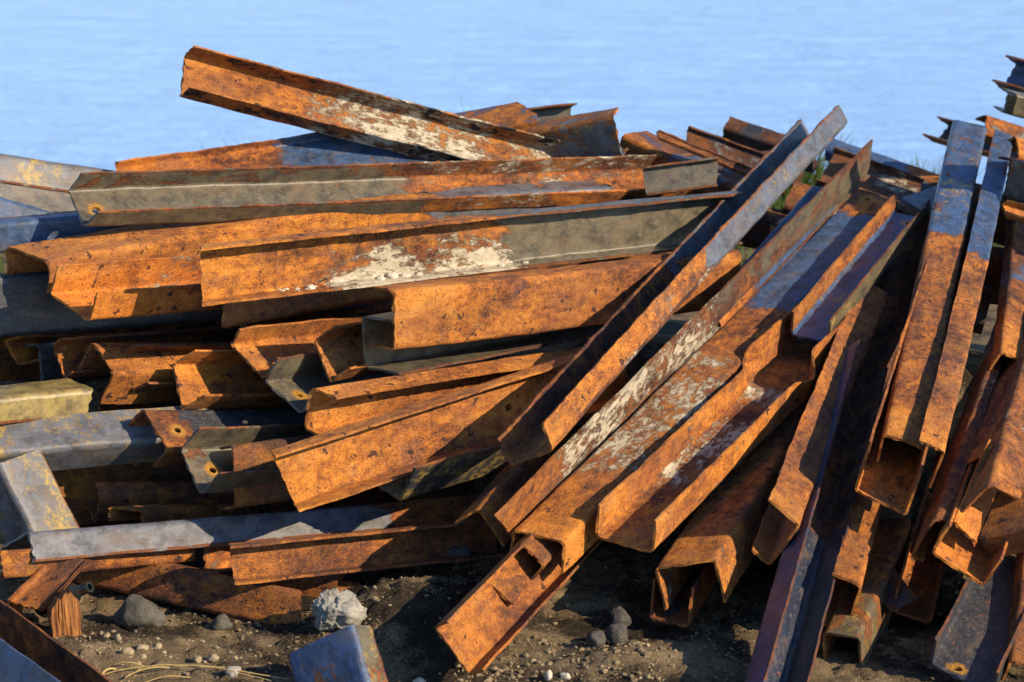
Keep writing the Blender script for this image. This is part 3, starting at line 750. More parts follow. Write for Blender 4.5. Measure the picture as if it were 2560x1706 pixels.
    ((1.111, -0.4939, 0.01), (0.2617, 0.9634, 0.0583), (-0.948, 0.2453, 0.2028), (0.1811, -0.1084, 0.9775), 0.11, 0.063, 0.063, 0.874, 0.095, 0.032, 0.007, 'channel', {'tone': 0.4}, [], None, None, 'shaded rust channel end between two dark pieces at the lower right'),
    # r24
    ((1.0715, -0.4932, 0.09), (-0.2097, 0.9738, 0.0885), (-0.9077, -0.1602, -0.3878), (0.3634, 0.1616, -0.9175), 0.0805, 0.0, 0.0, 0.497, -0.087, 0.0, 0.007, 'plate', {'tone': 0.7, 'paint': (-0.1, 2, 0.7, 'dark')}, [], None, None, 'dark twisted steel plate in the lower right gap'),
    # r25
    ((0.8852, -0.7542, 0.082), (0.3146, 0.9455, 0.0838), (-0.9422, 0.3218, -0.0936), (0.1155, 0.0495, -0.9921), 0.1033, 0.1262, 0.1262, 0.77, 0.196, 0.018, 0.007, 'channel', {'tone': 0.35, 'paint': (-0.1, 0.5, 0.6, 'olive'), 'yel': 0.5, 'pits': 0.3}, [], None, None, 'yellowish upside-down channel standing beside the bottom blue-black channel'),
    # r26
    ((1.2471, -0.8626, 0.0636), (0.2361, 0.9631, 0.1295), (0.9405, -0.1929, -0.2798), (-0.2445, 0.1878, -0.9513), 0.0867, 0.065, 0.0, 0.824, 0.095, 0.0, 0.007, 'angle', {'tone': 0.4, 'pits': 0.3}, [], None, None, 'brown angle cut by the right edge at the bottom'),
    # r27
    ((1.2918, -0.4208, 0.36), (0.8611, -0.3865, 0.3305), (-0.2002, -0.8551, -0.4783), (0.4674, 0.3457, -0.8137), 0.1485, 0.0, 0.0921, 0.231, -0.322, -0.115, 0.007, 'angle', {'tone': 0.5, 'pits': 0.3}, [], None, None, 'broad brown angle running out of the right edge'),
    # r28
    ((1.7789, 1.9633, 1.1441), (0.8663, -0.4569, -0.2019), (-0.3542, -0.2769, -0.8932), (-0.3523, -0.8453, 0.4017), 0.1019, 0.077, 0.077, 0.442, -0.173, -0.381, 0.007, 'channel', {'tone': 0.5, 'paint': (-0.1, 2, 1.2, 'blue')}, [], None, None, 'blue channel with sharp flange tips high at the top right corner'),
    # r29
    ((1.7466, 1.9371, 1.0463), (0.8476, 0.4553, -0.2726), (-0.3344, 0.0594, -0.9406), (-0.4121, 0.8883, 0.2026), 0.0798, 0.0659, 0.0659, 0.576, 0.248, 0.023, 0.007, 'channel', {'tone': 0.6, 'hue': -0.5, 'paint': (-0.1, 2, 0.9, 'olive')}, [], None, None, 'olive-brown channel under the sharp-tipped blue one at top right'),
    # r30
    ((1.7407, 2.9953, 0.7453), (0.9205, -0.3342, -0.2026), (-0.3119, -0.3156, -0.8962), (-0.2355, -0.8881, 0.3947), 0.0897, 0.0935, 0.0935, 0.364, -0.35, -0.522, 0.007, 'channel', {'tone': 0.9, 'hue': -0.9, 'paint': (-0.1, 2, 1.4, 'dark')}, [], None, None, 'black channel with jagged flange tips against the water at right'),
    # r31
    ((1.7522, 2.3128, 0.9029), (0.8211, 0.4721, -0.3209), (-0.071, -0.4733, -0.878), (-0.5664, 0.7437, -0.3551), 0.0838, 0.065, 0.065, 0.376, -0.16, 0.0, 0.007, 'channel', {'tone': 0.5, 'paint': (-0.1, 2, 0.6, 'dark')}, [], None, None, 'dark-topped rusty channel behind the blue-ended ones at right'),
    # r32
    ((1.7406, 1.7496, 0.9261), (0.8044, 0.5336, -0.2612), (0.113, -0.5691, -0.8145), (-0.5833, 0.6256, -0.518), 0.0876, 0.065, 0.065, 0.308, -0.062, 0.0, 0.007, 'channel', {'tone': 0.2, 'paint': (-0.1, 2, 0.4, 'grey')}, [], None, None, 'grey and orange channel end at the right edge beside the blue-ended angle'),
    # r33
    ((1.6751, 1.4825, 0.8951), (0.7672, 0.5899, -0.252), (-0.1886, -0.1681, -0.9676), (-0.6131, 0.7898, -0.0177), 0.1418, 0.065, 0.065, 0.354, -0.002, 0.0, 0.007, 'channel', {'tone': 0.5, 'paint': (-0.1, 2, 0.8, 'dark')}, [], None, None, 'dark bluish channel back at the right edge'),
    # r34
    ((1.5998, 1.2475, 0.7909), (0.7819, 0.5539, -0.2861), (0.0958, -0.5602, -0.8228), (0.616, -0.6159, 0.4911), 0.0555, 0.0308, 0.0308, 0.321, 0.11, -0.14, 0.007, 'channel', {'tone': 0.15}, [], None, None, 'small orange-edged channel at the right edge below the dark bluish one'),
    # m01
    ((0.0971, 1.5667, 1.0161), (-0.9792, -0.0791, -0.1866), (-0.1371, 0.9367, 0.3223), (0.1493, 0.3412, -0.9281), 0.1585, 0.0845, 0.0845, 0.451, 0.406, 0.179, 0.007, 'channel', {'tone': 0.4, 'paint': (-0.1, 2, 0.55, 'blue')}, [], None, None, 'blue-brown upside-down channel on the skyline behind the lime-crusted channel'),
    # m02
    ((0.2015, 1.8256, 1.0166), (-0.9952, -0.0366, -0.0903), (0.0968, -0.27, -0.958), (0.0106, -0.9622, 0.2722), 0.0845, 0.0567, 0.0567, 0.314, 0.098, -0.406, 0.007, 'channel', {'tone': 0.5, 'paint': (-0.1, 2, 0.9, 'olive')}, [], None, None, 'olive channel end with a thin top flange on the skyline'),
    # m03
    ((0.3335, 1.4203, 1.0492), (-0.8936, 0.3848, -0.2312), (0.3208, 0.1872, -0.9285), (0.314, 0.9038, 0.2907), 0.1564, 0.065, 0.065, 0.393, 0.108, 0.0, 0.007, 'channel', {'tone': 0.05, 'hue': 0.1, 'paint': (-0.1, 2, 0.62, 'grey'), 'yel': 0.4}, [], None, None, 'grey and orange channel end standing behind the long olive channel'),
    # m04
    ((0.3744, 1.6021, 0.9552), (0.7704, -0.5782, -0.2685), (0.596, 0.8028, -0.0188), (-0.2264, 0.1455, -0.9631), 0.1422, 0.065, 0.065, 0.478, 0.098, 0.0, 0.007, 'channel', {'tone': 0.5, 'hue': -0.4, 'paint': (-0.1, 2, 0.5, 'blue')}, [], None, None, 'flat brown channel back sloping right behind the grey and orange end'),
    # m05
    ((0.4824, 1.5047, 0.978), (0.9159, -0.1815, -0.358), (-0.2765, -0.9318, -0.235), (0.2909, -0.3142, 0.9037), 0.0486, 0.0142, 0.0142, 0.441, 0.395, 0.679, 0.007, 'channel', {'tone': 0.6, 'hue': -0.6}, [], None, None, 'thin dark-edged channel sloping right on the skyline'),
    # m06
    ((0.6232, 2.004, 0.9094), (0.9413, -0.013, -0.3375), (-0.3005, -0.4883, -0.8193), (0.1541, -0.8726, 0.4635), 0.078, 0.0242, 0.0242, 0.446, 0.262, 0.145, 0.007, 'channel', {'tone': 0.85, 'hue': -0.8, 'paint': (-0.1, 2, 0.55, 'dark')}, [], None, None, 'dark rusty channel sloping right left of the longest diagonal'),
    # m07
    ((0.7862, 2.398, 0.8343), (0.8864, -0.4032, -0.2277), (0.0745, 0.6095, -0.7893), (0.457, 0.6827, 0.5702), 0.0997, 0.065, 0.065, 0.36, -0.039, 0.0, 0.007, 'channel', {'tone': 0.9, 'hue': -0.9, 'paint': (-0.1, 2, 0.6, 'dark')}, [], None, None, 'blurred dark channel on the skyline just left of the longest diagonal'),
    # m08
    ((1.1902, 2.576, 0.726), (0.8706, -0.4249, -0.2479), (0.4763, 0.8543, 0.2083), (-0.1233, 0.2994, -0.9461), 0.1173, 0.0453, 0.0453, 0.658, -0.182, 0.207, 0.007, 'channel', {'tone': 0.5, 'paint': (-0.1, 0.45, 1.1, 'blue')}, [], None, None, 'blue-topped channel in the background right of the longest diagonal'),
    # m09
    ((1.1002, 2.0953, 0.6709), (0.8641, -0.4366, -0.2505), (0.4869, 0.8512, 0.1958), (0.1277, -0.2912, 0.9481), 0.2972, 0.0306, 0.0306, 0.585, -0.181, -0.212, 0.007, 'channel', {'tone': 0.8, 'hue': -0.8, 'lime': (0.2, 1, 0.4)}, [], None, None, 'wide brown upturned channel with lime spots right of the longest diagonal'),
    # m10
    ((0.6718, 1.2854, 0.9323), (-0.9911, -0.0659, -0.1156), (0.1314, -0.3496, -0.9276), (0.0207, -0.9346, 0.3552), 0.0962, 0.0296, 0.0296, 0.249, 0.196, -0.026, 0.007, 'channel', {'tone': 0.6, 'paint': (-0.1, 2, 1.2, 'olive')}, [], None, None, 'grey-olive channel end just right of the long olive channel'),
    # m11
    ((0.6323, 0.6162, 0.5599), (0.4833, 0.8295, 0.2799), (-0.8613, 0.5079, -0.0178), (0.1569, 0.2325, -0.9599), 0.0942, 0.065, 0.065, 0.914, 0.534, 0.0, 0.007, 'channel', {'tone': 0.5, 'paint': (0.3, 2, 0.9, 'blue')}, [], None, None, 'rounded blue and brown channel sunk between two diagonals'),
    # m12
    ((1.3227, 1.5463, 0.7468), (0.5419, 0.8398, -0.0334), (0.7387, -0.4949, -0.4575), (-0.4007, 0.2233, -0.8886), 0.1243, 0.0, 0.0, 0.382, 0.043, 0.0, 0.007, 'plate', {'tone': 0.5, 'paint': (-0.1, 2, 1.1, 'blue')}, [], None, None, 'blue steel plate corner above the ringed-hole channel'),
    # f01
    ((-1.7566, 1.128, 0.9242), (0.8288, 0.5062, -0.2386), (0.0886, -0.5397, -0.8372), (-0.5525, 0.6727, -0.4922), 0.1599, 0.065, 0.065, 1.074, 0.231, 0.0, 0.007, 'channel', {'tone': 0.9, 'paint': (-0.1, 2, 1.2, 'dark')}, [], None, None, 'dark channel in the shadow below the lichen-grey angle'),  # dark tone under near-black paint along the whole section
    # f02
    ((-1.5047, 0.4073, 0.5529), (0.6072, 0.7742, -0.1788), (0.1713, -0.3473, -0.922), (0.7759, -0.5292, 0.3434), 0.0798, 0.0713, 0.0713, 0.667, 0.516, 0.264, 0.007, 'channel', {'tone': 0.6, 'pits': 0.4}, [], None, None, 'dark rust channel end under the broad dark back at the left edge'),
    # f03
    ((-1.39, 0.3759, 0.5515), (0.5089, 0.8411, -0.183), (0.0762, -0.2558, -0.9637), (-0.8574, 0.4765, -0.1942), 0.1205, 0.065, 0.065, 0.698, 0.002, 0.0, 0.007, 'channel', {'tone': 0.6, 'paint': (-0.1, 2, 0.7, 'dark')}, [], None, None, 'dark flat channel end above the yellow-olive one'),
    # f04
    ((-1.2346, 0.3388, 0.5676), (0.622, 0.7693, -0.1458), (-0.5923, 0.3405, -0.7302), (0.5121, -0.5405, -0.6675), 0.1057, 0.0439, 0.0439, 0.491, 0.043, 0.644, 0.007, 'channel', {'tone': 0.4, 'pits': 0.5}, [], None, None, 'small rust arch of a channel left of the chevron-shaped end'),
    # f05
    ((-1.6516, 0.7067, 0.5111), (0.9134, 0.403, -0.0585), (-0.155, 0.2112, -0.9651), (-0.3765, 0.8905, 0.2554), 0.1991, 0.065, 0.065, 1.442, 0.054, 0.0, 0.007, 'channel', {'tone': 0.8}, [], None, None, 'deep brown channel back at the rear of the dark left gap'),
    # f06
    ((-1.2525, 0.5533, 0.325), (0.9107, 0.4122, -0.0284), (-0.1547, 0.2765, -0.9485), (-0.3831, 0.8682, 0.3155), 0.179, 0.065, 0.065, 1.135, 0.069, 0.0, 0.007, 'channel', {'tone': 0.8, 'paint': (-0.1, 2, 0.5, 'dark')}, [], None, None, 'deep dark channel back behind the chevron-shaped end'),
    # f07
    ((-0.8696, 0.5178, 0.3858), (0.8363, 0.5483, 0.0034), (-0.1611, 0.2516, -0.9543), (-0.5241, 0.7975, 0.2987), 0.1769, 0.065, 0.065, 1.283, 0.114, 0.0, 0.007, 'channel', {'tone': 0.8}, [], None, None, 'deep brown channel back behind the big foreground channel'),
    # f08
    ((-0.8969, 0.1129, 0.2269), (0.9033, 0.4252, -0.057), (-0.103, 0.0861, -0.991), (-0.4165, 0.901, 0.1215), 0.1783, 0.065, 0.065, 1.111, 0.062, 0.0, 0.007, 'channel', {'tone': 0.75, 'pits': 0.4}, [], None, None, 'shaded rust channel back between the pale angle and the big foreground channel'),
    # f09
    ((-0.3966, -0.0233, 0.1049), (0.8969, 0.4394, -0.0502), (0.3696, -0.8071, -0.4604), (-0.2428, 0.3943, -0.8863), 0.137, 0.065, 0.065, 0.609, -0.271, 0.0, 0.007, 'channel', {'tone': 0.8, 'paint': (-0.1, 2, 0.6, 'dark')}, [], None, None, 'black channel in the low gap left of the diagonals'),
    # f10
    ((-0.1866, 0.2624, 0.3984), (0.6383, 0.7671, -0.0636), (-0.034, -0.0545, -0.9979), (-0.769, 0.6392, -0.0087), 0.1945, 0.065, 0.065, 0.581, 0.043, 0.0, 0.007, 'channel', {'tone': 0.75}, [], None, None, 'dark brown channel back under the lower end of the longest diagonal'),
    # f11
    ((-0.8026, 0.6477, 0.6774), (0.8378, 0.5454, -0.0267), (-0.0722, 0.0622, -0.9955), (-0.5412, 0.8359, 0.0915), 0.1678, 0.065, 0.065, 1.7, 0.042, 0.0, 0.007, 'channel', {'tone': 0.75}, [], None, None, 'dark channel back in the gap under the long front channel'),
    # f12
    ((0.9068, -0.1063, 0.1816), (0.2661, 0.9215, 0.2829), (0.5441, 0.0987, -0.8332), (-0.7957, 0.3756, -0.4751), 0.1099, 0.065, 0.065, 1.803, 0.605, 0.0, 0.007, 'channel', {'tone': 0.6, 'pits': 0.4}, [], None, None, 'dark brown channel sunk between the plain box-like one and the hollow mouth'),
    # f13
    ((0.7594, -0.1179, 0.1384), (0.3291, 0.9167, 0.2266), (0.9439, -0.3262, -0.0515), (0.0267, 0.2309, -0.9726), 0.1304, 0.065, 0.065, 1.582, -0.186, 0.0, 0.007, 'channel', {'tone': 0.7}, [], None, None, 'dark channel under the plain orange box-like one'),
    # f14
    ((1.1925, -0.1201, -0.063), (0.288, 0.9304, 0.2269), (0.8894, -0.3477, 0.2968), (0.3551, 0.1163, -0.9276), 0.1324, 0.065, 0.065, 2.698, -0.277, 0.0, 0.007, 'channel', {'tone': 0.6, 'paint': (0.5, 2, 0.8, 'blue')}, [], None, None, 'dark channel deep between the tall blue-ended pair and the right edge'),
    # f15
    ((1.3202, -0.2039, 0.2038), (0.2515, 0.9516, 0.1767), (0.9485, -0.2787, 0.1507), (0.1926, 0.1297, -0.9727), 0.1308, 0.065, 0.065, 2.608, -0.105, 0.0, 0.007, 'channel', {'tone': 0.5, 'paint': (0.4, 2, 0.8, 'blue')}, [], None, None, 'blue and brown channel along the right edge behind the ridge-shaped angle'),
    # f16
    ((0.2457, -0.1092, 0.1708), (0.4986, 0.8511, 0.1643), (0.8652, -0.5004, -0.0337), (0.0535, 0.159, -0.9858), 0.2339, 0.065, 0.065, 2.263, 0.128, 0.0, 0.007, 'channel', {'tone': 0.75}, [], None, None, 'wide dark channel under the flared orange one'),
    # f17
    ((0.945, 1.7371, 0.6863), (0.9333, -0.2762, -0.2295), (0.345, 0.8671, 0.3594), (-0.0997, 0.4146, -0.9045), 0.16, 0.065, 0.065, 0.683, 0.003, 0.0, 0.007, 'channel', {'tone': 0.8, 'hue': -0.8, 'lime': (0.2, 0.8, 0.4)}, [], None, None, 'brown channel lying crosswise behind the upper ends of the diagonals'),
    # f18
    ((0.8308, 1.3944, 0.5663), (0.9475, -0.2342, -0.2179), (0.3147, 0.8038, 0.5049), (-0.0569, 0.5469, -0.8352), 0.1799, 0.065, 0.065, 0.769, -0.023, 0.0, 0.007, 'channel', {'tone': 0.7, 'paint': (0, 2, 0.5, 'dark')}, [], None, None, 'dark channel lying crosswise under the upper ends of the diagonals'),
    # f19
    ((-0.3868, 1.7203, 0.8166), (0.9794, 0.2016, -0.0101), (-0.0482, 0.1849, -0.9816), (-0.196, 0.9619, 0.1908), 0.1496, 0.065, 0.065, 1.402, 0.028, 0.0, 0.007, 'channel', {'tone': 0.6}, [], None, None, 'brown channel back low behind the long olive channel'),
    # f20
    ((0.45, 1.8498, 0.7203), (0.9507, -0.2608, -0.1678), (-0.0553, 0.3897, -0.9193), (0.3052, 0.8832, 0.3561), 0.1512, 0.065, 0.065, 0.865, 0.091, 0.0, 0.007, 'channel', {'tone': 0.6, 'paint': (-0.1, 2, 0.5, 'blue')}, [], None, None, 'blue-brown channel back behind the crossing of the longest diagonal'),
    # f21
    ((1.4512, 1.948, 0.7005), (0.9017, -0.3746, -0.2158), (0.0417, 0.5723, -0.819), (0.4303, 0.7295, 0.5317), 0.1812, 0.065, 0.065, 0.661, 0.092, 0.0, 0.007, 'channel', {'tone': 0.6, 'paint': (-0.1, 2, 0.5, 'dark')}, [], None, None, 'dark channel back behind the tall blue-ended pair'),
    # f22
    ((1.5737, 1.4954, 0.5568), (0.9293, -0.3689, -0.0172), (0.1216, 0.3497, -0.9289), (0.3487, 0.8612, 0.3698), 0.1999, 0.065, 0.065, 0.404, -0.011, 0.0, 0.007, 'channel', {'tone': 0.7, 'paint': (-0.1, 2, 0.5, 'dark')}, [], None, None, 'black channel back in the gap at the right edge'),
    # f23
    ((-1.3142, -0.5359, 0.0852), (0.5239, 0.7243, 0.4482), (0.8332, -0.545, -0.0931), (-0.1768, -0.4223, 0.8891), 0.1097, 0.0238, 0.0119, 0.201, 0.153, -0.282, 0.007, 'channel', {'tone': 0.4, 'paint': (-0.1, 2, 0.3, 'olive')}, [], None, None, 'small brown channel propped under the smooth brown strip at lower left'),
    # f24
    ((1.296, -0.2509, 0.4148), (0.2697, 0.9591, 0.0866), (-0.7573, 0.2668, -0.5961), (0.5948, -0.0952, -0.7982), 0.1045, 0.0399, 0.0399, 1.892, 0.241, 0.618, 0.007, 'channel', {'tone': 0.3, 'hue': -0.3, 'paint': (0.5, 2, 0.6, 'blue'), 'lime': (0.2, 0.5, 0.3)}, [], None, None, 'rust-brown channel wedged between the tall narrow angle and the ridge-shaped angle'),
    # f25
    ((1.5035, 0.3438, 0.5091), (0.2207, 0.9646, 0.1442), (-0.8991, 0.1439, 0.4133), (-0.378, 0.2209, -0.8991), 0.0767, 0.065, 0.065, 1.708, -0.332, 0.0, 0.007, 'channel', {'tone': 0.35, 'hue': -0.2, 'paint': (0.3, 2, 0.5, 'blue')}, [], None, None, 'brown and blue channel against the right edge at mid height'),
    # f26
    ((-1.1349, 0.2534, 0.5581), (0.6839, 0.7038, -0.192), (0.2469, -0.4709, -0.8469), (0.6865, -0.5318, 0.4959), 0.1227, 0.0686, 0.0686, 0.821, 0.092, 0.111, 0.007, 'channel', {'tone': 0.5, 'hue': -0.4, 'pits': 0.5}, [], None, None, 'dark rust channel mouth between the chevron-shaped end and the next mouth'),
    # f27
    ((-1.3413, 0.3071, 0.5652), (0.7728, 0.6262, -0.1035), (0.2553, -0.456, -0.8525), (0.581, -0.6324, 0.5123), 0.1096, 0.0612, 0.0612, 0.566, 0.118, -0.07, 0.007, 'channel', {'tone': 0.6, 'hue': -0.5, 'paint': (-0.1, 2, 0.4, 'dark')}, [], None, None, 'dark brown channel mouth above the end of the yellow-olive channel'),
]
ROOTS = []
for i, row in enumerate(TABLE):
    ROOTS.append(build_steel({'plate': 'steel_plate', 'angle': 'steel_angle'}.get(row[11], 'steel_channel'), row, i))

# ------------------------------------------------------------------ stones, crumbs, straw, grass
M_CONC = simple_mat("rough_concrete", [(.25, (.10, .095, .08)), (.45, (.24, .23, .20)), (.6, (.38, .37, .33)), (.8, (.54, .52, .46))], 24, .012, .95, 170)
M_ROCK = simple_mat("grey_rock", [(.25, (.04, .037, .03)), (.5, (.10, .092, .075)), (.75, (.19, .175, .14))], 26, .02, .92, 140)  # grey darkened to stand for shade over the rocks
M_DARK = simple_mat("dark_rock", [(.25, (.035, .033, .032)), (.5, (.085, .078, .070)), (.75, (.16, .145, .12))], 26, .02, .9, 140)
M_PALE = simple_mat("pale_stone", [(.25, (.30, .26, .19)), (.5, (.50, .45, .36)), (.75, (.66, .62, .52))], 30, .004, .9, 200)
M_TAN = simple_mat("tan_stone", [(.3, (.16, .12, .07)), (.5, (.30, .24, .15)), (.7, (.44, .37, .25))], 30, .003, .95, 200)
M_GRAV = simple_mat("gravel", [(.30, (.045, .032, .020)), (.44, (.13, .095, .055)), (.55, (.26, .20, .12)), (.66, (.42, .35, .24))], 45, .003, .95, 220)

def blob(size, seed, sub=3, rough=.22, fine=.06, facet=.5):
    bm = bmesh.new()
    bmesh.ops.create_icosphere(bm, subdivisions=sub, radius=1)
    o = Vector((seed * 3.7, seed * 1.9, seed * 5.3))
    for v in bm.verts:
        p = v.co.copy()
        k = 1 + rough * mnoise.noise(p * 1.1 + o) * 1.6 + fine * mnoise.fractal(p * 4 + o, 1, 2, 4)
        c = mnoise.cell_vector(p * 1.6 + o)
        k -= facet * .12 * c.x
        v.co = Vector((p.x * size[0], p.y * size[1], p.z * size[2])) * k
    vs = [v.co.copy() for v in bm.verts]
    fs = [[q.index for q in f.verts] for f in bm.faces]
    bm.free()
    return vs, fs

def stone(name, label, cat, x, y, size, mat, seed, sink=.25, z=None, rot=0, group=None, sub=3, **k):
    vs, fs = blob(size, seed, sub, **k)
    o = new_obj(name, vs, fs, mat, smooth=50)
    zz = gz(x, y) if z is None else z
    o.location = (x, y, zz + size[2] * (1 - 2 * sink))
    o.rotation_euler = (0, 0, rot)
    return tag(o, label, cat, group)

stone("concrete_lump", "white lump of rough concrete behind the short blue stub", "concrete lump", -.462, -.58, (.071, .055, .060), M_CONC, 1.3, .16, sub=5, rough=.24, fine=.13, facet=2.2)
stone("rock", "large grey rock in the shade under the sloping rust-scabbed channel", "rock", -.985, -.50, (.066, .05, .05), M_ROCK, 2.1, .2, sub=4)
stone("rock", "small blocky grey rock left of the white concrete lump", "rock", -.772, -.50, (.028, .026, .026), M_ROCK, 3.7, .1, sub=4, facet=1.2)
stone("rock", "brown rock lying in the flange of the mottled yellow-rust channel", "rock", -.158, -.13, (.037, .028, .024), M_ROCK, 4.4, .1, z=.06, sub=4)
stone("pebble", "white pebble in the flange of the mottled yellow-rust channel", "pebble", -.462, -.17, (.016, .012, .011), M_PALE, 5.1, .1, z=.06)
stone("rock", "rounded dark rock, upper one of the shaded trio beside the lowest orange channel", "rock", .287, -.50, (.027, .026, .034), M_DARK, 6.2, .05, sub=4)
stone("rock", "dark lumpy rock, right front one of the shaded trio beside the lowest orange channel", "rock", .275, -.63, (.030, .028, .036), M_DARK, 7.5, .1, sub=4)
stone("rock", "dark pitted rock, left front one of the shaded trio beside the lowest orange channel", "rock", .216, -.66, (.026, .026, .026), M_DARK, 8.8, .1, sub=4)
stone("pebble", "upright white pebble on the sunlit dirt right of the lowest orange channel", "pebble", .093, -.855, (.011, .009, .015), M_PALE, 9.1, .1, rot=.5, facet=1.2)
stone("pebble", "flat white pebble beside the upright one on the sunlit dirt", "pebble", .133, -.855, (.015, .010, .010), M_PALE, 10.1, .1, rot=-.5, facet=1.2)
stone("pebble", "round white pebble at the bottom edge left of the lowest orange channel", "pebble", -.232, -.875, (.017, .014, .014), M_PALE, 11.4, .1)
for k, (x, y, s, lab) in enumerate([
        (-.949, -.718, .017, "cream stone at the right end of the pale cluster by the brown plate"),
        (-.912, -.690, .013, "cream stone standing a little apart right of the pale cluster"),
        (-1.02, -.66, .013, "cream stone at the back of the pale cluster by the splintered wood"),
        (-.979, -.757, .017, "cream stone at the front of the pale cluster by the brown plate"),
        (-1.052, -.64, .010, "smallest cream stone nearest the splintered wood"),
        (-.80, -.775, .014, "pale stone above the straw in the middle of the dirt"),
        (-.76, -.765, .015, "angular tan stone above the straw"),
        (-.70, -.86, .022, "grey-white crumbly stone behind the long straw")]):
    stone("stone", lab, "stone", x, y, (s, s * .8, s * .75), M_TAN if k != 7 else M_CONC, 20 + k * 1.7, .15, rot=k, facet=1.1)

def scatter(name, n, area, sizes, mat, seed, label, dens=None, z=None):
    r = random.Random(seed)
    bm = bmesh.new()
    bmesh.ops.create_icosphere(bm, subdivisions=1, radius=1)
    bv = np.array([v.co[:] for v in bm.verts]); bf = np.array([[q.index for q in f.verts] for f in bm.faces])
    bm.free()
    V, F = [], []
    c = 0
    while c < n:
        x, y = r.uniform(*area[0]), r.uniform(*area[1])
        if dens and r.random() > dens(x, y):
            continue
        s = sizes[0] * (sizes[1] / sizes[0]) ** (r.random() ** 2.2)
        a = r.uniform(0, 6.28)
        q = bv * (1 + np.array([[r.uniform(-.3, .3)] for _ in range(len(bv))]))
        q = q * np.array([s, s * r.uniform(.6, 1), s * r.uniform(.45, .9)])
        ca, sa = math.cos(a), math.sin(a)
        q = np.stack([q[:, 0] * ca - q[:, 1] * sa, q[:, 0] * sa + q[:, 1] * ca, q[:, 2]], 1)
        q += np.array([x, y, (gz(x, y) if z is None else z(x, y)) + s * .25])
        V.append(q); F.append(bf + c * len(bv))
        c += 1
    o = new_obj(name, np.concatenate(V), np.concatenate(F).tolist(), mat)
    return tag(o, label, 'gravel', kind='stuff')

scatter("gravel", 9000, ((-1.5, 1.5), (-1.15, .1)), (.0012, .0085), M_GRAV, 5, "loose gravel and dirt crumbs over the ground",
        lambda x, y: .08 + .92 * max(0, min(1, .35 + 2.2 * mnoise.noise((x * 3, y * 3, 9)))))
scatter("gravel", 150, ((-1.12, -.62), (-.92, -.58)), (.003, .010), M_TAN, 8, "tan pebbles strewn beside the brown plate")
scatter("gravel", 700, ((-.15, .35), (-1.0, -.6)), (.003, .012), M_GRAV, 11, "clods of sunlit dirt right of the lowest orange channel")

# crumbs of mortar on the lower flange of the long front channel
FL = TABLE[3]
fA, fd, fu, fn = (Vector(q) for q in FL[:4])
fw = FL[4]
def on_flange(s, v, up=0.0):
    return fA + fd * s + fu * (fw - .006 - up) + fn * v
r = random.Random(3)
vs_all, fs_all = [], []
for k in range(420):
    s = r.choice([r.gauss(.42, .13), r.gauss(.62, .12), r.gauss(.95, .14), r.uniform(.25, 1.4)])
    if not .22 < s < 1.5: continue
    v = min(.058, max(.008, abs(r.gauss(.022, .015))))
    z = .0015 + .006 * r.random() ** 3
    vs, fs = blob((z * 1.3, z, z * .8), r.uniform(0, 90), 1, facet=1.0)
    p = on_flange(s, v, z * .4)
    b0 = len(vs_all)
    vs_all += [q + p for q in vs]; fs_all += [[i + b0 for i in f] for f in fs]
tag(new_obj("mortar_crumbs", vs_all, fs_all, M_PALE), "white mortar crumbs along the lower flange of the long front channel", "mortar crumbs", kind='stuff')
for k, (s, v, z, lab) in enumerate([
        (.325, .040, .012, "lone white mortar lump nearest the left end of the long front channel"),
        (.56, .030, .013, "white mortar wedge at the left of the crumb heap on the long front channel"),
        (.60, .026, .016, "tallest white mortar wedge in the crumb heap on the long front channel"),
        (.645, .030, .013, "pointed white mortar chip right in the crumb heap on the long front channel"),
        (.69, .030, .010, "small white mortar chip closing the crumb heap on the long front channel"),
        (.97, .036, .010, "white pebble where the olive paint of the long front channel starts"),
        (1.055, .038, .010, "farthest white pebble on the olive half of the long front channel")]):
    vs, fs = blob((z * 1.25, z, z * .85), 40 + k * 2.3, 3, facet=1.3)
    o = new_obj("mortar_lump", vs, fs, M_PALE, smooth=45)
    o.location = on_flange(s, v, z * .5)
    tag(o, lab, "mortar lump")

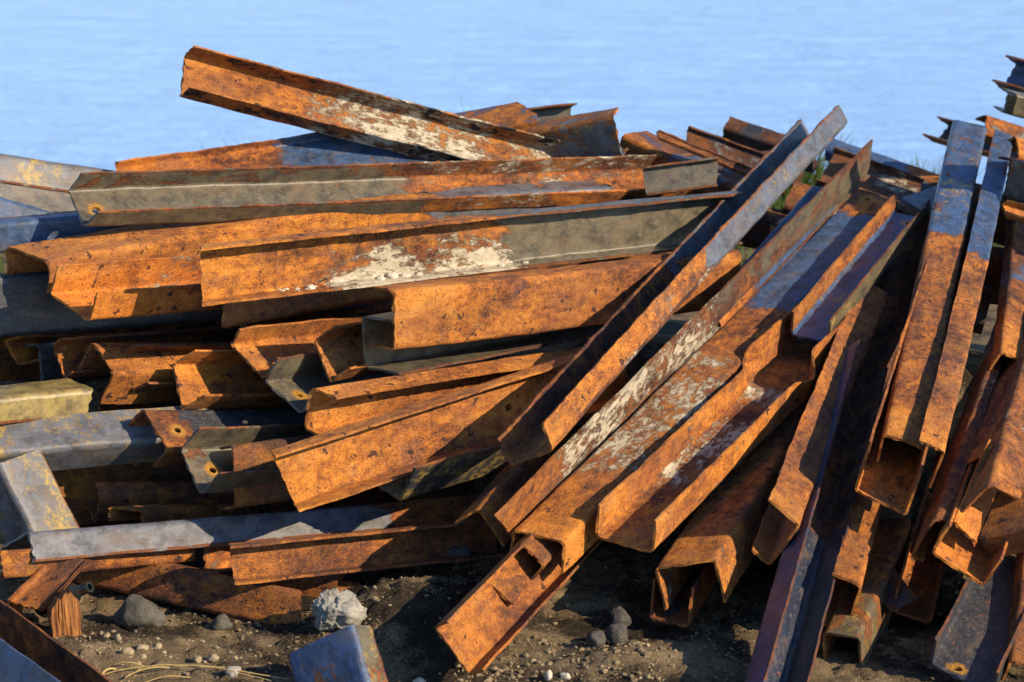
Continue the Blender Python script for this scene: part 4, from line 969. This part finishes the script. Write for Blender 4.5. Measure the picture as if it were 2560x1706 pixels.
# straw
M_STRAW = simple_mat("dry_straw", [(.3, (.30, .20, .07)), (.6, (.52, .38, .15)), (.8, (.62, .49, .24))], 30, .001, .8, 90)
def tube(name, pts, r0, r1, mat, n=6):
    V, F = [], []
    P = [Vector(p) for p in pts]
    for i, p in enumerate(P):
        d = (P[min(i + 1, len(P) - 1)] - P[max(i - 1, 0)]).normalized()
        a = d.cross(Vector((0, 0, 1))).normalized(); b = a.cross(d)
        rr = r0 + (r1 - r0) * i / (len(P) - 1)
        for k in range(n):
            t = 2 * math.pi * k / n
            V.append(p + a * rr * math.cos(t) + b * rr * math.sin(t))
    for i in range(len(P) - 1):
        for k in range(n):
            k2 = (k + 1) % n
            F.append((i * n + k, i * n + k2, (i + 1) * n + k2, (i + 1) * n + k))
    return new_obj(name, V, F, mat, smooth=60)
for k, (a, c, b, r0, lab) in enumerate([
        ((-1.03, -.86), (-.80, -.835), (-.56, -.885), .0019, "long dry straw arching along the bottom left of the dirt"),
        ((-1.035, -.875), (-1.02, -.86), (-.995, -.845), .0038, "short thick dry straw at the left end of the long one"),
        ((-1.0, -.83), (-.95, -.842), (-.905, -.852), .0022, "dry straw lying just above the long one"),
        ((-.965, -.885), (-.92, -.870), (-.86, -.850), .0026, "dry straw leaning right under the long one"),
        ((-.93, -.925), (-.86, -.912), (-.80, -.895), .0016, "thin dry straw at the very bottom edge"),
        ((-.86, -.835), (-.72, -.87), (-.60, -.90), .0013, "thin dry straw crossing the right end of the long one")]):
    pts = []
    for i in range(13):
        t = i / 12
        x = (1 - t) ** 2 * a[0] + 2 * t * (1 - t) * c[0] + t * t * b[0]
        y = (1 - t) ** 2 * a[1] + 2 * t * (1 - t) * c[1] + t * t * b[1]
        pts.append((x, y, gz(x, y) + .012 + .012 * math.sin(t * math.pi)))
    tag(tube("dry_straw", pts, r0, r0 * .6, M_STRAW), lab, "straw", "dry straws on the dirt")

# rotten wood
M_WOOD = bpy.data.materials.new("rotten_wood")
M_WOOD.use_nodes = True
N = NT(M_WOOD.node_tree)
pbw = M_WOOD.node_tree.nodes['Principled BSDF']
tcw = N.node('ShaderNodeTexCoord')
mpw = N.node('ShaderNodeMapping'); mpw.inputs['Scale'].default_value = (1, 1, .08)
N.link(tcw.outputs['Object'], mpw.inputs['Vector'])
wv_ = N.noise(mpw.outputs[0], 150, 6, .7, .5)
N.link(N.ramp(wv_, [(.3, (.06, .022, .010)), (.5, (.26, .10, .025)), (.68, (.45, .20, .05))]), pbw.inputs['Base Color'])
pbw.inputs['Roughness'].default_value = .9
bw = N.node('ShaderNodeBump'); bw.inputs['Distance'].default_value = .006
N.link(wv_, bw.inputs['Height']); N.link(bw.outputs[0], pbw.inputs['Normal'])
def splinter(name, x, y, w, d, h, rz, tilt, lab, seed):
    V, F = [], []
    nx, nz = 24, 12
    for side in (0, 1):
        for j in range(nz + 1):
            for i in range(nx + 1):
                u = i / nx
                top = h * (1.0 - .55 * abs(u - .62) + .10 * mnoise.noise((u * 6, seed, 0)) + .07 * mnoise.noise((u * 26, seed, 3)))
                bot = .02 * mnoise.noise((u * 9, seed, 8))
                zz = bot + (top - bot) * j / nz
                V.append(((u - .5) * w * (1 + .15 * mnoise.noise((0, zz * 20, seed))), (side - .5) * d + .006 * mnoise.noise((u * 18, zz * 14, seed + side * 4)), zz))
    W = nx + 1; K = W * (nz + 1)
    for j in range(nz):
        for i in range(nx):
            a = j * W + i
            F.append((a, a + 1, a + W + 1, a + W)); F.append((a + K, a + W + K, a + W + 1 + K, a + 1 + K))
    for j in range(nz):
        a = j * W; F.append((a, a + W, a + W + K, a + K)); a = j * W + nx; F.append((a, a + K, a + W + K, a + W))
    for i in range(nx):
        a = i; F.append((a, a + K, a + 1 + K, a + 1)); a = nz * W + i; F.append((a, a + 1, a + 1 + K, a + K))
    o = new_obj(name, V, F, M_WOOD, smooth=50)
    o.location = (x, y, gz(x, y) - .01); o.rotation_euler = (tilt, 0, rz)
    return tag(o, lab, "wood chunk")
splinter("splintered_wood", -1.165, -.60, .075, .05, .125, .35, -.15, "orange splintered wood chunk standing beside the brown plate", 2.2)
splinter("splintered_wood", -1.315, -.52, .04, .03, .10, .1, -.1, "dark splintered wood sliver behind the brown plate at the left edge", 6.2)

# bottle
M_GLASS = bpy.data.materials.new("dark_glass")
M_GLASS.use_nodes = True
pg = M_GLASS.node_tree.nodes['Principled BSDF']
pg.inputs['Base Color'].default_value = (.05, .06, .06, 1)
pg.inputs['Roughness'].default_value = .04
pg.inputs['Transmission Weight'].default_value = .55
pg.inputs['IOR'].default_value = 1.5
prof = [(0, 0), (.030, .002), (.036, .010), (.036, .095), (.032, .118), (.016, .140), (.013, .170), (.015, .172), (.015, .182), (.009, .182), (.009, .15), (0, .14)]
V, F = [], []
nb = 28
for (rr, zz) in prof:
    for k in range(nb):
        V.append((rr * math.cos(2 * math.pi * k / nb), rr * math.sin(2 * math.pi * k / nb), zz))
for i in range(len(prof) - 1):
    for k in range(nb):
        k2 = (k + 1) % nb
        F.append((i * nb + k, i * nb + k2, (i + 1) * nb + k2, (i + 1) * nb + k))
bo = new_obj("glass_bottle", V, F, M_GLASS, smooth=40)
bo.location = (-1.255, -.47, .055); bo.rotation_euler = (math.radians(62), math.radians(-20), math.radians(75))
tag(bo, "dark shiny bottle wedged behind the brown plate at lower left", "bottle")

# curled flakes of blue paint on the back of the bent upside-down channel
M_FLAKE = simple_mat("paint_flake", [(.3, (.05, .07, .12)), (.6, (.10, .13, .19)), (.8, (.16, .18, .22))], 60, .001, .5, 200)
rt3 = ROOTS[2]
for k, (s, u, L_, w_) in enumerate([(1.11, .085, .060, .014), (.98, .02, .045, .016), (1.28, .05, .05, .012), (1.05, .12, .04, .010)]):
    V, F = [], []
    for i in range(7):
        t = i / 6
        for j in (0, 1):
            V.append((s + (t - .5) * L_, u + (j - .5) * w_ * (1 - .5 * abs(t - .4)) + .004 * math.sin(t * 9 + k), -(.004 + .016 * (t - .3) ** 2 + .004 * j)))
    F = [(i * 2, i * 2 + 1, i * 2 + 3, i * 2 + 2) for i in range(6)]
    o = new_obj("paint_flake", V, F, M_FLAKE, rt3, smooth=80)
    so = o.modifiers.new("gauge", 'SOLIDIFY'); so.thickness = .001

# grass at the bank edge
M_GRASS = simple_mat("bank_grass", [(.3, (.035, .06, .012)), (.55, (.07, .12, .022)), (.8, (.16, .18, .05))], 8, .001, .7, 40)
def grass():
    r = random.Random(12)
    V, F = [], []
    def blade(x, y, z, h, w, lean, a):
        b0 = len(V)
        for i in range(4):
            t = i / 3
            cx = x + lean * t * t * math.cos(a); cy = y + lean * t * t * math.sin(a)
            ww = w * (1 - t) + .0006
            V.append((cx - ww, cy, z + h * t)); V.append((cx + ww, cy, z + h * t))
        for i in range(3):
            F.append((b0 + 2 * i, b0 + 2 * i + 1, b0 + 2 * i + 3, b0 + 2 * i + 2))
    def tuft(cx, cy, n, h, sp):
        for _ in range(n):
            x = cx + r.gauss(0, sp); y = cy + r.gauss(0, sp * .8)
            hh = h * r.uniform(.45, 1.05)
            blade(x, y, gz(x, y) - .02, hh, r.uniform(.004, .009), hh * r.uniform(.1, .6), r.uniform(0, 6.28))
    for px, top, n, sp in ((1700, 338, 90, .12), (1780, 330, 70, .12), (1860, 345, 80, .12), (1960, 330, 60, .08), (2020, 308, 120, .07), (2050, 330, 90, .08),
                           (2150, 385, 80, .14), (2240, 400, 70, .14), (2320, 388, 160, .07), (2350, 392, 90, .06), (590, 330, 14, .10), (1140, 262, 20, .10), (1190, 258, 10, .06),
                           (540, 345, 10, .08), (2290, 420, 60, .08)):
        dist = 11.1
        x = (px - 1280) / 6044 * (dist * .98)
        ang = math.radians(15) + math.atan((top - 853) / 6044)
        z = 2.4 - dist * math.tan(ang)
        y = -6.5 + dist
        tuft(x, y, n, max(.12, z - gz(x, y)), sp)
    for _ in range(2600):
        x = r.uniform(-4, 4); y = r.uniform(3.4, 4.9)
        blade(x, y, gz(x, y) - .01, r.uniform(.05, .16), r.uniform(.003, .006), r.uniform(.02, .08), r.uniform(0, 6.28))
    return tag(new_obj("grass", V, F, M_GRASS), "green grass along the edge of the bank behind the heap", "grass", kind='stuff')
grass()

# the heap goes on beyond the right edge: a stack of channels that throws its shade on the tall blue-ended pair
for k in range(7):
    w_ = .16
    row = ((2.02 + .03 * (k % 3), .98 + .05 * (k % 2), .16 + .19 * k), (.985, .17, -.02), (0.0, -.12, .99), (.17, -.98, -.12), w_, .07, .07, 1.5, 0, 0, .007, 'channel',
           dict(tone=.5, paint=(-.1, 2, .5, 'dark')), [], None, None, "rusty channel in the stack beyond the right edge")
    build_steel('steel_channel', row, 200 + k)['group'] = 'stack of channels beyond the right edge'
